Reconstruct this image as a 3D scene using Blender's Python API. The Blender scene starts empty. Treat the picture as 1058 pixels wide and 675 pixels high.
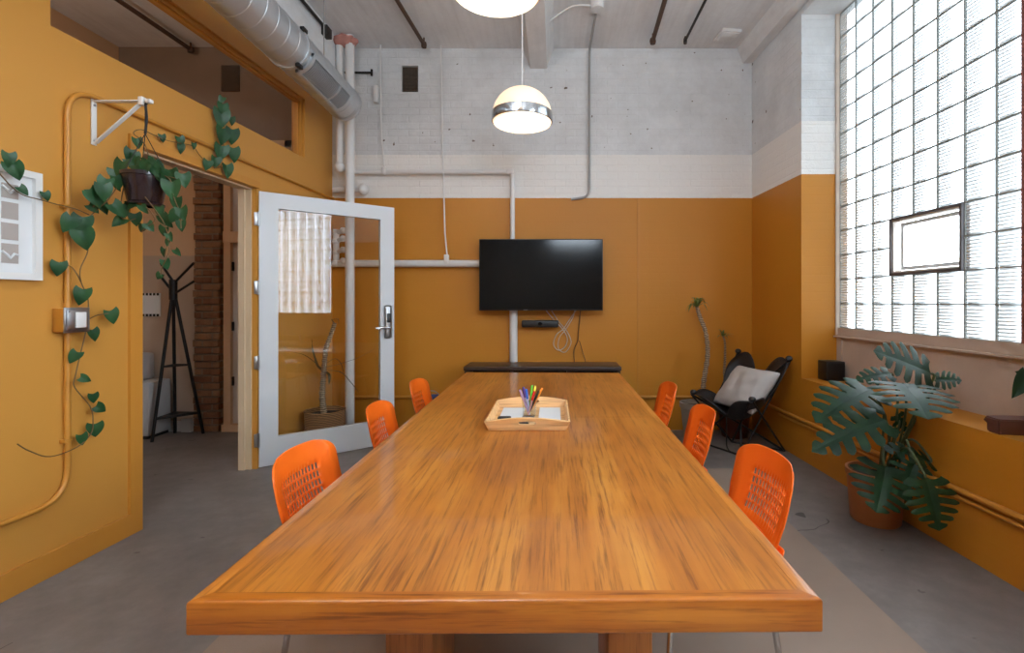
import bpy, bmesh, math, random
from mathutils import Vector, Matrix
random.seed(7)
R = math.radians
PI = math.pi
SC = bpy.context.scene
COL = SC.collection
V = Vector
CAMZ = 1.29
F = 500.0
VX, VY = 573.0, 312.0

# ------------------------------------------------------------------ helpers
def P(px, py, y):
    """point of the room seen at (px, py) and y metres in front of the lens"""
    return V(((px - VX) * y / F, y, CAMZ - (py - VY) * y / F))

def link(o, parent=None):
    COL.objects.link(o)
    if parent is not None:
        o.parent = parent
    return o

class MB:
    """collects faces; build() links them as ONE mesh object"""
    def __init__(s):
        s.v = []; s.f = []
    def add(s, verts, faces):
        n = len(s.v)
        s.v += [tuple(v) for v in verts]
        s.f += [tuple(i + n for i in f) for f in faces]
        return s
    def box(s, c, d, rot=None, bev=0.0, seg=2):
        bm = bmesh.new()
        bmesh.ops.create_cube(bm, size=1.0)
        for v in bm.verts:
            v.co = V((v.co.x * d[0], v.co.y * d[1], v.co.z * d[2]))
        if bev > 0:
            bmesh.ops.bevel(bm, geom=list(bm.edges), offset=bev, segments=seg, affect='EDGES', profile=0.5)
        m = Matrix.Translation(V(c)) @ (rot.to_4x4() if rot is not None else Matrix.Identity(4))
        return s.frombm(bm, m)
    def bb(s, x0, x1, y0, y1, z0, z1, bev=0.0, seg=2):
        return s.box(((x0 + x1) / 2, (y0 + y1) / 2, (z0 + z1) / 2), (abs(x1 - x0), abs(y1 - y0), abs(z1 - z0)), None, bev, seg)
    def frombm(s, bm, m=None):
        bm.verts.index_update()
        vs = [(m @ v.co) if m is not None else v.co.copy() for v in bm.verts]
        fs = [[v.index for v in f.verts] for f in bm.faces]
        bm.free()
        return s.add(vs, fs)
    def prism(s, pts, z0, z1):
        """footprint of XY points from z0 to z1"""
        n = len(pts)
        vs = [(p[0], p[1], z0) for p in pts] + [(p[0], p[1], z1) for p in pts]
        fs = [tuple(range(n - 1, -1, -1)), tuple(range(n, 2 * n))]
        for i in range(n):
            j = (i + 1) % n
            fs.append((i, j, n + j, n + i))
        return s.add(vs, fs)
    def extrude(s, pts, d):
        """planar 3-D polygon swept along d"""
        n = len(pts); d = V(d)
        vs = [V(p) for p in pts] + [V(p) + d for p in pts]
        fs = [tuple(range(n - 1, -1, -1)), tuple(range(n, 2 * n))]
        for i in range(n):
            j = (i + 1) % n
            fs.append((i, j, n + j, n + i))
        return s.add(vs, fs)
    def tube(s, pts, r, seg=10, cap=True, closed=False):
        pts = [V(p) for p in pts]
        n = len(pts)
        rs = r if isinstance(r, (list, tuple)) else [r] * n
        vs = []; fs = []
        ref = None
        for i in range(n):
            if closed:
                t = pts[(i + 1) % n] - pts[i - 1]
            else:
                t = pts[min(i + 1, n - 1)] - pts[max(i - 1, 0)]
            t = t.normalized() if t.length > 1e-9 else V((0, 0, 1))
            if ref is None:
                ref = V((0, 0, 1)) if abs(t.z) < 0.9 else V((1, 0, 0))
            a = (ref - t * ref.dot(t))
            a = a.normalized() if a.length > 1e-6 else t.orthogonal().normalized()
            ref = a
            b = t.cross(a)
            for k in range(seg):
                an = 2 * PI * k / seg
                vs.append(pts[i] + (a * math.cos(an) + b * math.sin(an)) * rs[i])
        m = n if closed else n - 1
        for i in range(m):
            i2 = (i + 1) % n
            for k in range(seg):
                k2 = (k + 1) % seg
                fs.append((i * seg + k, i * seg + k2, i2 * seg + k2, i2 * seg + k))
        if cap and not closed:
            fs.append(tuple(range(seg - 1, -1, -1)))
            fs.append(tuple((n - 1) * seg + k for k in range(seg)))
        return s.add(vs, fs)
    def lathe(s, prof, c=(0, 0, 0), seg=32, rot=None, cap0=False, cap1=False):
        c = V(c); vs = []; fs = []
        n = len(prof)
        for (r, z) in prof:
            for k in range(seg):
                a = 2 * PI * k / seg
                p = V((r * math.cos(a), r * math.sin(a), z))
                if rot is not None: p = rot @ p
                vs.append(c + p)
        for i in range(n - 1):
            for k in range(seg):
                k2 = (k + 1) % seg
                fs.append((i * seg + k, i * seg + k2, (i + 1) * seg + k2, (i + 1) * seg + k))
        if cap0: fs.append(tuple(range(seg - 1, -1, -1)))
        if cap1: fs.append(tuple((n - 1) * seg + k for k in range(seg)))
        return s.add(vs, fs)
    def cyl(s, a, b, r, seg=16):
        return s.tube([a, b], r, seg)
    def grid(s, fn, nu, nv, skip=None):
        vs = [fn(i, j) for j in range(nv) for i in range(nu)]
        fs = []
        for j in range(nv - 1):
            for i in range(nu - 1):
                if skip and skip(i, j): continue
                fs.append((j * nu + i, j * nu + i + 1, (j + 1) * nu + i + 1, (j + 1) * nu + i))
        return s.add(vs, fs)
    def ball(s, c, r, seg=12, sc=(1, 1, 1)):
        bm = bmesh.new()
        bmesh.ops.create_uvsphere(bm, u_segments=seg, v_segments=max(6, seg // 2), radius=r)
        return s.frombm(bm, Matrix.Translation(V(c)) @ Matrix.Diagonal((sc[0], sc[1], sc[2], 1)))
    def build(s, name, mt, parent=None, smooth=True, angle=40, fix=True, solid=0.0, sub=0, off=0.0):
        me = bpy.data.meshes.new(name)
        me.from_pydata(s.v, [], s.f)
        bm = bmesh.new(); bm.from_mesh(me)
        if fix:
            bmesh.ops.recalc_face_normals(bm, faces=bm.faces)
        for f in bm.faces: f.smooth = smooth
        if smooth:
            for e in bm.edges:
                if len(e.link_faces) == 2 and e.calc_face_angle(0) > R(angle):
                    e.smooth = False
        bm.to_mesh(me); bm.free()
        me.materials.append(mt)
        o = bpy.data.objects.new(name, me)
        link(o, parent)
        if solid:
            md = o.modifiers.new('Solidify', 'SOLIDIFY'); md.thickness = solid; md.offset = off
        if sub:
            md = o.modifiers.new('Subsurf', 'SUBSURF'); md.levels = sub; md.render_levels = sub
        return o

def recentre(o):
    """move a mesh object's origin to the middle of its base"""
    me = o.data
    lo = [min(v.co[k] for v in me.vertices) for k in range(3)]
    hi = [max(v.co[k] for v in me.vertices) for k in range(3)]
    c = V(((lo[0] + hi[0]) / 2, (lo[1] + hi[1]) / 2, lo[2]))
    me.transform(Matrix.Translation(-c)); o.location = o.location + c
    return o

def tag(o, label=None, cat=None, group=None, kind=None):
    if label: o['label'] = label
    if cat: o['category'] = cat
    if group: o['group'] = group
    if kind: o['kind'] = kind
    return o

def thing(name, label, cat, loc=(0, 0, 0), rz=0.0, group=None):
    o = bpy.data.objects.new(name, None)
    o.empty_display_size = 0.05
    link(o); o.location = loc; o.rotation_euler = (0, 0, rz)
    return tag(o, label, cat, group)

def solo(mb, name, mt, label, cat, group=None, **k):
    return tag(recentre(mb.build(name, mt, **k)), label, cat, group)

def struct(mb, name, mt, label, cat=None, **k):
    return tag(mb.build(name, mt, **k), label, cat or name.split('_')[0], None, 'structure')

def copy_thing(o, label, loc, rz):
    r = o.copy(); link(r); r.location = loc; r.rotation_euler = (0, 0, rz); r['label'] = label
    for ch in list(o.children):
        c = ch.copy(); link(c); c.parent = r
        for g in ch.children:
            d = g.copy(); link(d); d.parent = c
    return r

def bez(pts, n=8):
    """smooth curve through the points (Catmull-Rom)"""
    pts = [V(p) for p in pts]
    if len(pts) < 3: return pts
    out = []
    for i in range(len(pts) - 1):
        p0 = pts[max(i - 1, 0)]; p1 = pts[i]; p2 = pts[i + 1]; p3 = pts[min(i + 2, len(pts) - 1)]
        for k in range(n):
            t = k / n
            out.append(0.5 * ((2 * p1) + (p2 - p0) * t + (2 * p0 - 5 * p1 + 4 * p2 - p3) * t * t + (3 * p1 - p0 - 3 * p2 + p3) * t ** 3))
    out.append(pts[-1])
    return out

def rounded(pts, r, n=6):
    """polyline with its corners rounded to radius r"""
    pts = [V(p) for p in pts]
    out = [pts[0]]
    for i in range(1, len(pts) - 1):
        a, b, c = pts[i - 1], pts[i], pts[i + 1]
        u = (a - b).normalized(); w = (c - b).normalized()
        rr = min(r, (a - b).length * .49, (c - b).length * .49)
        p, q = b + u * rr, b + w * rr
        for k in range(n + 1):
            t = k / n
            out.append(p * (1 - t) ** 2 + b * 2 * t * (1 - t) + q * t * t)
    out.append(pts[-1])
    return out

# ------------------------------------------------------------------ materials
def srgb(r, g, b):
    def f(c):
        c /= 255.0
        return c / 12.92 if c <= 0.04045 else ((c + 0.055) / 1.055) ** 2.4
    return (f(r), f(g), f(b), 1.0)

class NT:
    def __init__(s, name):
        s.m = bpy.data.materials.new(name); s.m.use_nodes = True
        s.t = s.m.node_tree; s.t.nodes.clear()
        s.out = s.t.nodes.new('ShaderNodeOutputMaterial')
    def n(s, typ, **kw):
        nd = s.t.nodes.new(typ)
        for k, v in kw.items():
            if k.startswith('i_'):
                nd.inputs[k[2:].replace('_', ' ')].default_value = v
            else:
                setattr(nd, k, v)
        return nd
    def l(s, a, b): s.t.links.new(a, b)
    def pos(s, scale=(1, 1, 1), obj=True, rot=(0, 0, 0)):
        tc = s.n('ShaderNodeTexCoord'); mp = s.n('ShaderNodeMapping')
        mp.inputs['Scale'].default_value = scale; mp.inputs['Rotation'].default_value = rot
        s.l(tc.outputs['Object'] , mp.inputs['Vector'])
        return mp.outputs['Vector']
    def noise(s, vec, scale, detail=4, rough=.55):
        nd = s.n('ShaderNodeTexNoise'); nd.inputs['Scale'].default_value = scale
        nd.inputs['Detail'].default_value = detail; nd.inputs['Roughness'].default_value = rough
        s.l(vec, nd.inputs['Vector']); return nd.outputs['Fac']
    def ramp(s, fac, stops):
        nd = s.n('ShaderNodeValToRGB'); cr = nd.color_ramp
        while len(cr.elements) < len(stops): cr.elements.new(0.5)
        for e, (p, c) in zip(cr.elements, stops):
            e.position = p; e.color = c if len(c) == 4 else (*c, 1)
        s.l(fac, nd.inputs['Fac']); return nd.outputs['Color']
    def mix(s, fac, a, b, mode='MIX'):
        nd = s.n('ShaderNodeMix', data_type='RGBA', blend_type=mode)
        for sock, v in ((nd.inputs[0], fac), (nd.inputs[6], a), (nd.inputs[7], b)):
            if hasattr(v, 'links'): s.l(v, sock)
            else: sock.default_value = v
        return nd.outputs[2]
    def math(s, op, a, b=0.0):
        nd = s.n('ShaderNodeMath', operation=op)
        for sock, v in ((nd.inputs[0], a), (nd.inputs[1], b)):
            if hasattr(v, 'links'): s.l(v, sock)
            else: sock.default_value = v
        return nd.outputs[0]
    def bump(s, h, strength=.2, dist=.01, normal=None):
        nd = s.n('ShaderNodeBump'); nd.inputs['Strength'].default_value = strength
        nd.inputs['Distance'].default_value = dist
        s.l(h, nd.inputs['Height'])
        if normal is not None: s.l(normal, nd.inputs['Normal'])
        return nd.outputs['Normal']
    def bsdf(s, color, rough=.5, metal=0.0, normal=None, spec=.5, coat=0.0, **kw):
        b = s.n('ShaderNodeBsdfPrincipled')
        for sock, v in ((b.inputs['Base Color'], color), (b.inputs['Roughness'], rough)):
            if hasattr(v, 'links'): s.l(v, sock)
            else: sock.default_value = v
        b.inputs['Metallic'].default_value = metal
        b.inputs['Specular IOR Level'].default_value = spec
        b.inputs['Coat Weight'].default_value = coat
        b.inputs['Coat Roughness'].default_value = .06
        for k, v in kw.items(): b.inputs[k.replace('_', ' ')].default_value = v
        if normal is not None: s.l(normal, b.inputs['Normal'])
        s.l(b.outputs[0], s.out.inputs['Surface'])
        return b

def plain(name, c, rough=.5, metal=0.0, var=.12, nscale=8.0, bump=0.0, bscale=60.0, spec=.5, coat=0.0, stretch=(1, 1, 1), **kw):
    t = NT(name); p = t.pos(stretch)
    n = t.noise(p, nscale)
    col = t.mix(t.math('MULTIPLY', n, var * 2), c, (c[0] * .55, c[1] * .55, c[2] * .55, 1))
    nrm = t.bump(t.noise(p, bscale, 3), bump, .004) if bump else None
    t.bsdf(col, rough, metal, nrm, spec, coat, **kw)
    return t.m

MUST = srgb(204, 144, 62)
MUSTB = srgb(194, 127, 34)
def painted_brick(name, ztop=2.335, zband=2.77, mort=.35, axis='Y', low=MUSTB):
    """brick wall painted mustard below ztop, whitewashed above; rows of brick show as relief"""
    t = NT(name)
    tc = t.n('ShaderNodeTexCoord'); sp = t.n('ShaderNodeSeparateXYZ'); t.l(tc.outputs['Object'], sp.inputs[0])
    cb = t.n('ShaderNodeCombineXYZ')
    t.l(sp.outputs['X' if axis == 'Y' else 'Y'], cb.inputs[0]); t.l(sp.outputs['Z'], cb.inputs[1])
    br = t.n('ShaderNodeTexBrick'); br.offset = .5
    br.inputs['Scale'].default_value = 1.0; br.inputs['Brick Width'].default_value = .21; br.inputs['Row Height'].default_value = .072
    br.inputs['Mortar Size'].default_value = .008; br.inputs['Mortar Smooth'].default_value = .6
    br.inputs['Color1'].default_value = (.9, .9, .9, 1); br.inputs['Color2'].default_value = (1, 1, 1, 1); br.inputs['Mortar'].default_value = (.3, .3, .3, 1)
    t.l(cb.outputs[0], br.inputs['Vector'])
    vec = tc.outputs['Object']
    n1 = t.noise(vec, 3.0, 6, .65); n2 = t.noise(vec, 35.0, 5, .7); n3 = t.noise(vec, .9, 3)
    white = t.ramp(n1, [(.25, srgb(206, 206, 206)), (.62, srgb(228, 229, 230)), (.85, srgb(236, 237, 238))])
    white = t.mix(t.math('MULTIPLY', n2, .22), white, srgb(176, 174, 172))
    chips = t.noise(vec, 17.0, 2, .4)
    cm = t.n('ShaderNodeMapRange'); cm.inputs['From Min'].default_value = .735; cm.inputs['From Max'].default_value = .75
    t.l(chips, cm.inputs['Value'])
    white = t.mix(cm.outputs[0], white, srgb(110, 92, 80))
    hi = srgb(240, 237, 233)
    fresh = t.mix(t.math('MULTIPLY', n1, .2), hi, srgb(205, 200, 196))
    z = sp.outputs['Z']
    bandf = t.math('LESS_THAN', t.math('ADD', z, t.math('MULTIPLY', n2, .02)), zband + .01)
    white = t.mix(bandf, white, fresh)
    mu = t.mix(t.math('MULTIPLY', n3, .5), low, (low[0] * .72, low[1] * .68, low[2] * .6, 1))
    mu = t.mix(t.math('MULTIPLY', n1, .25), mu, (min(1, low[0] * 1.15), low[1] * 1.2, low[2] * 1.5, 1))
    lowf = t.math('LESS_THAN', t.math('ADD', z, t.math('MULTIPLY', n2, .006)), ztop + .003)
    col = t.mix(lowf, white, mu)
    h = t.math('ADD', t.math('MULTIPLY', br.outputs['Fac'], -.6), t.math('MULTIPLY', n2, 1.3))
    strength = t.math('SUBTRACT', .5, t.math('MULTIPLY', lowf, .43))
    nd = t.n('ShaderNodeBump'); nd.inputs['Distance'].default_value = .010
    t.l(strength, nd.inputs['Strength']); t.l(h, nd.inputs['Height'])
    rg = t.math('SUBTRACT', .85, t.math('MULTIPLY', lowf, .37))
    t.bsdf(col, rg, 0, nd.outputs['Normal'], .4)
    return t.m

M = {}
M['brick'] = painted_brick('painted_brick')
M['brick_side'] = painted_brick('painted_brick_side', axis='X')
M['brick_sill'] = None
M['partition'] = plain('partition_paint', MUST, .42, var=.07, nscale=1.6, bump=.04, bscale=180)
M['partition_trim'] = plain('partition_trim_paint', srgb(200, 136, 52), .4, var=.06, bump=.03, bscale=150)
def concrete(name, cols, streak, rough=.7, crack=False, bump=.25):
    t = NT(name); p = t.pos((1, 1, 1)); ps = t.pos(streak)
    a = t.noise(p, 1.3, 6, .65); b = t.noise(ps, 5.0, 5, .6); c = t.noise(p, 26.0, 4, .7)
    col = t.ramp(t.math('ADD', t.math('MULTIPLY', a, .6), t.math('MULTIPLY', b, .4)), [(.3, cols[0]), (.5, cols[1]), (.7, cols[2])])
    col = t.mix(t.math('MULTIPLY', c, .3), col, (cols[0][0] * .7, cols[0][1] * .7, cols[0][2] * .7, 1))
    if crack:
        vo = t.n('ShaderNodeTexVoronoi', feature='DISTANCE_TO_EDGE'); vo.inputs['Scale'].default_value = .8
        wv = t.n('ShaderNodeVectorMath', operation='ADD')
        ns = t.n('ShaderNodeTexNoise'); ns.inputs['Scale'].default_value = 3.0; t.l(p, ns.inputs['Vector'])
        t.l(p, wv.inputs[0]); t.l(ns.outputs['Color'], wv.inputs[1]); t.l(wv.outputs[0], vo.inputs['Vector'])
        mk = t.math('MULTIPLY', t.math('LESS_THAN', vo.outputs['Distance'], .006), t.math('GREATER_THAN', t.noise(p, 1.1, 2), .57))
        col = t.mix(t.math('MULTIPLY', mk, .75), col, srgb(42, 36, 33))
        sm = t.n('ShaderNodeMapRange'); sm.inputs['From Min'].default_value = .70; sm.inputs['From Max'].default_value = .74
        t.l(t.noise(p, 9.0, 3, .5), sm.inputs['Value'])
        col = t.mix(t.math('MULTIPLY', sm.outputs[0], .6), col, srgb(60, 52, 48))
    nrm = t.bump(t.math('ADD', t.math('MULTIPLY', c, .7), b), bump, .006)
    t.bsdf(col, rough, 0, nrm, .35)
    return t.m
M['ceiling'] = concrete('board_marked_concrete', [srgb(206, 204, 203), srgb(226, 225, 225), srgb(240, 240, 240)], (4.5, .35, 1), .85)
M['floor'] = concrete('worn_concrete_floor', [srgb(102, 96, 93), srgb(126, 119, 115), srgb(148, 142, 138)], (1, 1, 1), .5, True, .08)
M['rug'] = plain('tan_floor_mat', srgb(152, 134, 120), .8, var=.25, nscale=3, bump=.2, bscale=220)
M['beam_white'] = concrete('whitewashed_beam', [srgb(205, 204, 203), srgb(224, 224, 225), srgb(236, 237, 240)], (1, 1, 3), .8)
M['beam_grey'] = concrete('whitewashed_concrete_beam', [srgb(200, 198, 197), srgb(226, 225, 224), srgb(240, 240, 240)], (3, .5, 3), .85)
M['white_pipe'] = plain('white_pipe_paint', srgb(226, 224, 222), .45, var=.12, nscale=5, bump=.08, bscale=50)
M['mustard_pipe'] = plain('mustard_pipe_paint', srgb(196, 132, 48), .4, var=.1, bump=.05)
M['rust'] = plain('rusty_iron', srgb(104, 78, 62), .7, .3, var=.5, nscale=25, bump=.3)
M['darkpipe'] = plain('dark_iron', srgb(58, 52, 48), .6, .4, var=.3, nscale=20)
M['greypipe'] = plain('grey_conduit', srgb(168, 164, 160), .5, .3, var=.2)
M['white_door'] = plain('white_door_paint', srgb(212, 215, 218), .38, var=.04)
M['cream_jamb'] = plain('cream_jamb_paint', srgb(214, 190, 158), .5, var=.08)
M['chrome'] = plain('chrome', srgb(200, 200, 202), .14, 1.0, var=.03)
M['steel'] = plain('brushed_steel', srgb(170, 170, 172), .3, 1.0, var=.08, stretch=(1, 20, 1))
M['galv'] = plain('galvanised_duct', srgb(206, 210, 214), .42, .75, var=.15, nscale=7)
M['black'] = plain('black_plastic', srgb(24, 23, 23), .4, var=.1)
M['black_metal'] = plain('black_metal', srgb(26, 24, 24), .45, .3, var=.1)
M['leather'] = plain('black_leather', srgb(30, 28, 30), .42, var=.2, nscale=30, bump=.15, bscale=160)
M['screen'] = plain('tv_screen', srgb(8, 7, 7), .14, var=.02, spec=.25)
M['linen'] = plain('grey_linen', srgb(186, 180, 176), .9, var=.12, nscale=14, bump=.35, bscale=260)
M['orange'] = plain('orange_plastic', srgb(250, 112, 28), .3, var=.04, spec=.5, Subsurface_Weight=.0)
M['orange_l'] = M['orange']
M['terracotta'] = plain('terracotta', srgb(176, 108, 58), .75, var=.25, nscale=9, bump=.2)
M['red_pot'] = plain('dark_red_glaze', srgb(98, 46, 30), .4, var=.2)
M['grey_pot'] = plain('pale_grey_stoneware', srgb(138, 124, 110), .7, var=.2, bump=.15)
M['plum_pot'] = plain('dark_plum_plastic', srgb(38, 24, 28), .22, var=.1)
M['soil'] = plain('potting_soil', srgb(52, 38, 30), .95, var=.5, nscale=60, bump=.8, bscale=90)
M['bark'] = plain('pale_bark', srgb(150, 128, 108), .8, var=.5, nscale=40, bump=.5, bscale=120)
def bark(name):
    t = NT(name); p = t.pos((1, 1, 1))
    w = t.n('ShaderNodeTexWave', wave_type='BANDS', bands_direction='Z'); w.inputs['Scale'].default_value = 19; w.inputs['Distortion'].default_value = 5; w.inputs['Detail'].default_value = 2
    t.l(p, w.inputs['Vector'])
    col = t.ramp(t.math('ADD', t.math('MULTIPLY', w.outputs['Fac'], .6), t.math('MULTIPLY', t.noise(p, 40, 4), .4)), [(.25, srgb(112, 92, 70)), (.75, srgb(172, 148, 120))])
    t.bsdf(col, .85, 0, t.bump(w.outputs['Fac'], .6, .01), .3)
    return t.m
M['bark'] = bark('ringed_bark')
M['stem'] = plain('green_stem', srgb(70, 84, 46), .5, var=.2)
M['vine'] = plain('brown_vine', srgb(112, 84, 48), .6, var=.3)
M['cable_w'] = plain('white_cable', srgb(205, 195, 180), .5)
M['walnut'] = plain('dark_espresso_wood', srgb(62, 48, 42), .35, var=.3, nscale=6, stretch=(.6, 6, 6))
M['white_matte'] = plain('white_powder_coat', srgb(232, 230, 228), .5, var=.04)
M['paper'] = plain('white_paper', srgb(226, 228, 230), .8, var=.05)
M['mat_grey'] = plain('warm_grey_print', srgb(176, 166, 160), .8, var=.1)
M['hall_wall'] = plain('hall_wall_paint', srgb(214, 184, 150), .8, var=.1, nscale=2)
M['hall_dado'] = plain('hall_dado_paint', srgb(190, 172, 154), .8, var=.1, nscale=2)
M['white_trim'] = plain('white_trim_paint', srgb(206, 200, 194), .5, var=.1)
M['sill'] = plain('weathered_beige_sill', srgb(200, 180, 164), .75, var=.3, nscale=5, bump=.3, bscale=30)
M['mortar'] = plain('grey_grout', srgb(138, 138, 132), .85, var=.2)
M['steel_frame'] = plain('grey_steel_frame', srgb(104, 98, 100), .5, .3, var=.3, nscale=20)
M['red_frame'] = plain('rust_red_steel', srgb(150, 92, 84), .6, .2, var=.4, nscale=20)
M['blue'] = plain('navy_plastic', srgb(38, 46, 96), .45, var=.1)
M['redwood'] = plain('red_brown_timber', srgb(108, 66, 52), .6, var=.4, nscale=9, stretch=(1, 5, 5), bump=.2)
M['cab_white'] = plain('cabinet_white', srgb(190, 192, 194), .4, var=.05)
M['backvent'] = plain('sooty_vent', srgb(96, 80, 66), .9, var=.8, nscale=30, bump=.6)
M['pinkfoam'] = plain('pink_fire_foam', srgb(206, 142, 128), .9, var=.4, bump=.6)

def wood(name, base, dark, light, axis='Y', coat=.5, rough=.32, gs=1.0):
    t = NT(name)
    st = (9, .55, 9) if axis == 'Y' else ((.55, 9, 9) if axis == 'X' else (9, 9, .55))
    p = t.pos(tuple(x * gs for x in st)); pf = t.pos(tuple((x * 5 if x > 1 else x * 3.2) * gs for x in st)); pl = t.pos((1, 1, 1))
    a = t.noise(p, 1.6, 5, .6); b = t.noise(pf, 1.9, 4, .7); c = t.noise(pl, 1.7, 4, .6)
    col = t.ramp(t.math('ADD', t.math('MULTIPLY', a, .6), t.math('MULTIPLY', c, .4)), [(.34, dark), (.5, base), (.66, light)])
    g = t.n('ShaderNodeMapRange'); g.inputs['From Min'].default_value = .50; g.inputs['From Max'].default_value = .68
    t.l(b, g.inputs['Value'])
    col = t.mix(t.math('MULTIPLY', g.outputs[0], .8), col, (dark[0] * .5, dark[1] * .42, dark[2] * .4, 1))
    sx = t.n('ShaderNodeSeparateXYZ'); t.l(pl, sx.inputs[0])
    wn = t.n('ShaderNodeTexWhiteNoise', noise_dimensions='1D'); t.l(t.math('FLOOR', t.math('DIVIDE', sx.outputs['X' if axis == 'Y' else 'Z'], .17)), wn.inputs['W'])
    col = t.mix(t.math('MULTIPLY', wn.outputs['Value'], .22), col, dark)
    nrm = t.bump(b, .06, .002)
    t.bsdf(col, rough, 0, nrm, .45, coat)
    return t.m
M['table_top'] = wood('varnished_oak_top', srgb(180, 110, 34), srgb(146, 78, 20), srgb(202, 136, 56), coat=.4)
M['table_edge'] = wood('varnished_oak_edge_shaded', srgb(168, 94, 22), srgb(138, 68, 10), srgb(196, 124, 44), 'X', .4)  # darker oak for front and back bands: the front's shade is in the colour
M['table_rim'] = wood('varnished_oak_rim', srgb(192, 120, 44), srgb(164, 92, 28), srgb(210, 144, 68), 'Y', .4)
M['table_leg'] = wood('oak_leg', srgb(170, 104, 48), srgb(132, 76, 32), srgb(196, 130, 70), 'Z', .2)
M['beech'] = wood('pale_beech', srgb(234, 188, 130), srgb(220, 168, 108), srgb(242, 204, 152), 'X', .1, .45, .6)

def glass_pane(name, refl=1.0, tint=(.96, .97, .97, 1)):
    t = NT(name)
    fr = t.n('ShaderNodeFresnel')
    ge = t.n('ShaderNodeNewGeometry')      # same reflectance from either side of the thin pane
    t.l(t.math('ADD', 1.5, t.math('MULTIPLY', ge.outputs['Backfacing'], 1 / 1.5 - 1.5)), fr.inputs['IOR'])
    k = t.math('MINIMUM', t.math('MULTIPLY', fr.outputs[0], 1.9 * refl), .95)
    tr = t.n('ShaderNodeBsdfTransparent'); tr.inputs[0].default_value = tint
    gl = t.n('ShaderNodeBsdfGlossy'); gl.inputs['Roughness'].default_value = .01
    mx = t.n('ShaderNodeMixShader'); t.l(k, mx.inputs[0]); t.l(tr.outputs[0], mx.inputs[1]); t.l(gl.outputs[0], mx.inputs[2])
    t.l(mx.outputs[0], t.out.inputs['Surface'])
    return t.m
M['pane'] = glass_pane('clear_pane')
M['dull_pane'] = glass_pane('dull_pane', .16, (.9, .88, .86, 1))  # reflection turned down so the duct hardly shows in the transom
M['cup'] = glass_pane('clear_plastic', .7, (.88, .90, .90, 1))

def block_glass(name, y0, clear=1.0):
    """pressed glass of the daylight blocks : clear, with rows of frosted ribs that fade across each block"""
    t = NT(name)
    tc = t.n('ShaderNodeTexCoord'); sp = t.n('ShaderNodeSeparateXYZ'); t.l(tc.outputs['Object'], sp.inputs[0])
    fy = t.math('FRACT', t.math('DIVIDE', t.math('SUBTRACT', y0, sp.outputs['Y']), .192))
    fz = t.math('FRACT', t.math('DIVIDE', t.math('SUBTRACT', sp.outputs['Z'], 1.078), .197))
    nz = t.noise(tc.outputs['Object'], 2.3, 2); n2 = t.noise(tc.outputs['Object'], 30.0, 2)
    w = t.math('SINE', t.math('ADD', t.math('MULTIPLY', sp.outputs['Z'], 2 * PI / .0197), t.math('MULTIPLY', n2, .4)))
    def mr(v, a, b, c, d):
        nd = t.n('ShaderNodeMapRange', interpolation_type='SMOOTHSTEP'); t.l(v, nd.inputs['Value'])
        for k, x in zip(('From Min', 'From Max', 'To Min', 'To Max'), (a, b, c, d)): nd.inputs[k].default_value = x
        return nd.outputs[0]
    # painted streaks for the ribs' refraction: wide on one side, tapering to the other
    thr = t.math('ADD', mr(t.math('ADD', fy, t.math('MULTIPLY', nz, .30)), .30, 1.25, -1.1, 1.1), mr(fz, .0, .8, .35, .0))
    mask = mr(t.math('SUBTRACT', w, thr), .0, .55, 0, 1)
    mask = t.math('MULTIPLY', mask, mr(fy, .06, .13, 0, 1))
    nrm = t.bump(w, .4, .003)
    tr = t.n('ShaderNodeBsdfTransparent'); tr.inputs[0].default_value = (.86 * clear, .90 * clear, .92 * clear, 1)
    gl = t.n('ShaderNodeBsdfGlossy'); gl.inputs['Roughness'].default_value = .25; gl.inputs[0].default_value = (.80, .88, .92, 1)
    t.l(nrm, gl.inputs['Normal'])
    df = t.n('ShaderNodeBsdfDiffuse'); df.inputs[0].default_value = (.72, .80, .84, 1); t.l(nrm, df.inputs['Normal'])
    fr = t.n('ShaderNodeMixShader'); fr.inputs[0].default_value = .5
    t.l(df.outputs[0], fr.inputs[1]); t.l(gl.outputs[0], fr.inputs[2])
    leak = t.n('ShaderNodeMixShader'); leak.inputs[0].default_value = .12
    t.l(fr.outputs[0], leak.inputs[1]); t.l(tr.outputs[0], leak.inputs[2])
    mx = t.n('ShaderNodeMixShader')
    t.l(mask, mx.inputs[0]); t.l(tr.outputs[0], mx.inputs[1]); t.l(leak.outputs[0], mx.inputs[2])
    t.l(mx.outputs[0], t.out.inputs['Surface'])
    return t.m
M['block_back'] = glass_pane('block_back_face', .5, (.92, .95, .96, 1))
def block_side(name):
    t = NT(name)
    d = t.n('ShaderNodeBsdfTranslucent'); d.inputs[0].default_value = (.72, .80, .78, 1)
    e = t.n('ShaderNodeBsdfTransparent'); e.inputs[0].default_value = (.90, .94, .95, 1)
    mx = t.n('ShaderNodeMixShader'); mx.inputs[0].default_value = .93
    t.l(d.outputs[0], mx.inputs[1]); t.l(e.outputs[0], mx.inputs[2]); t.l(mx.outputs[0], t.out.inputs['Surface'])
    return t.m
M['block_side'] = block_side('glass_block_web')

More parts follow.
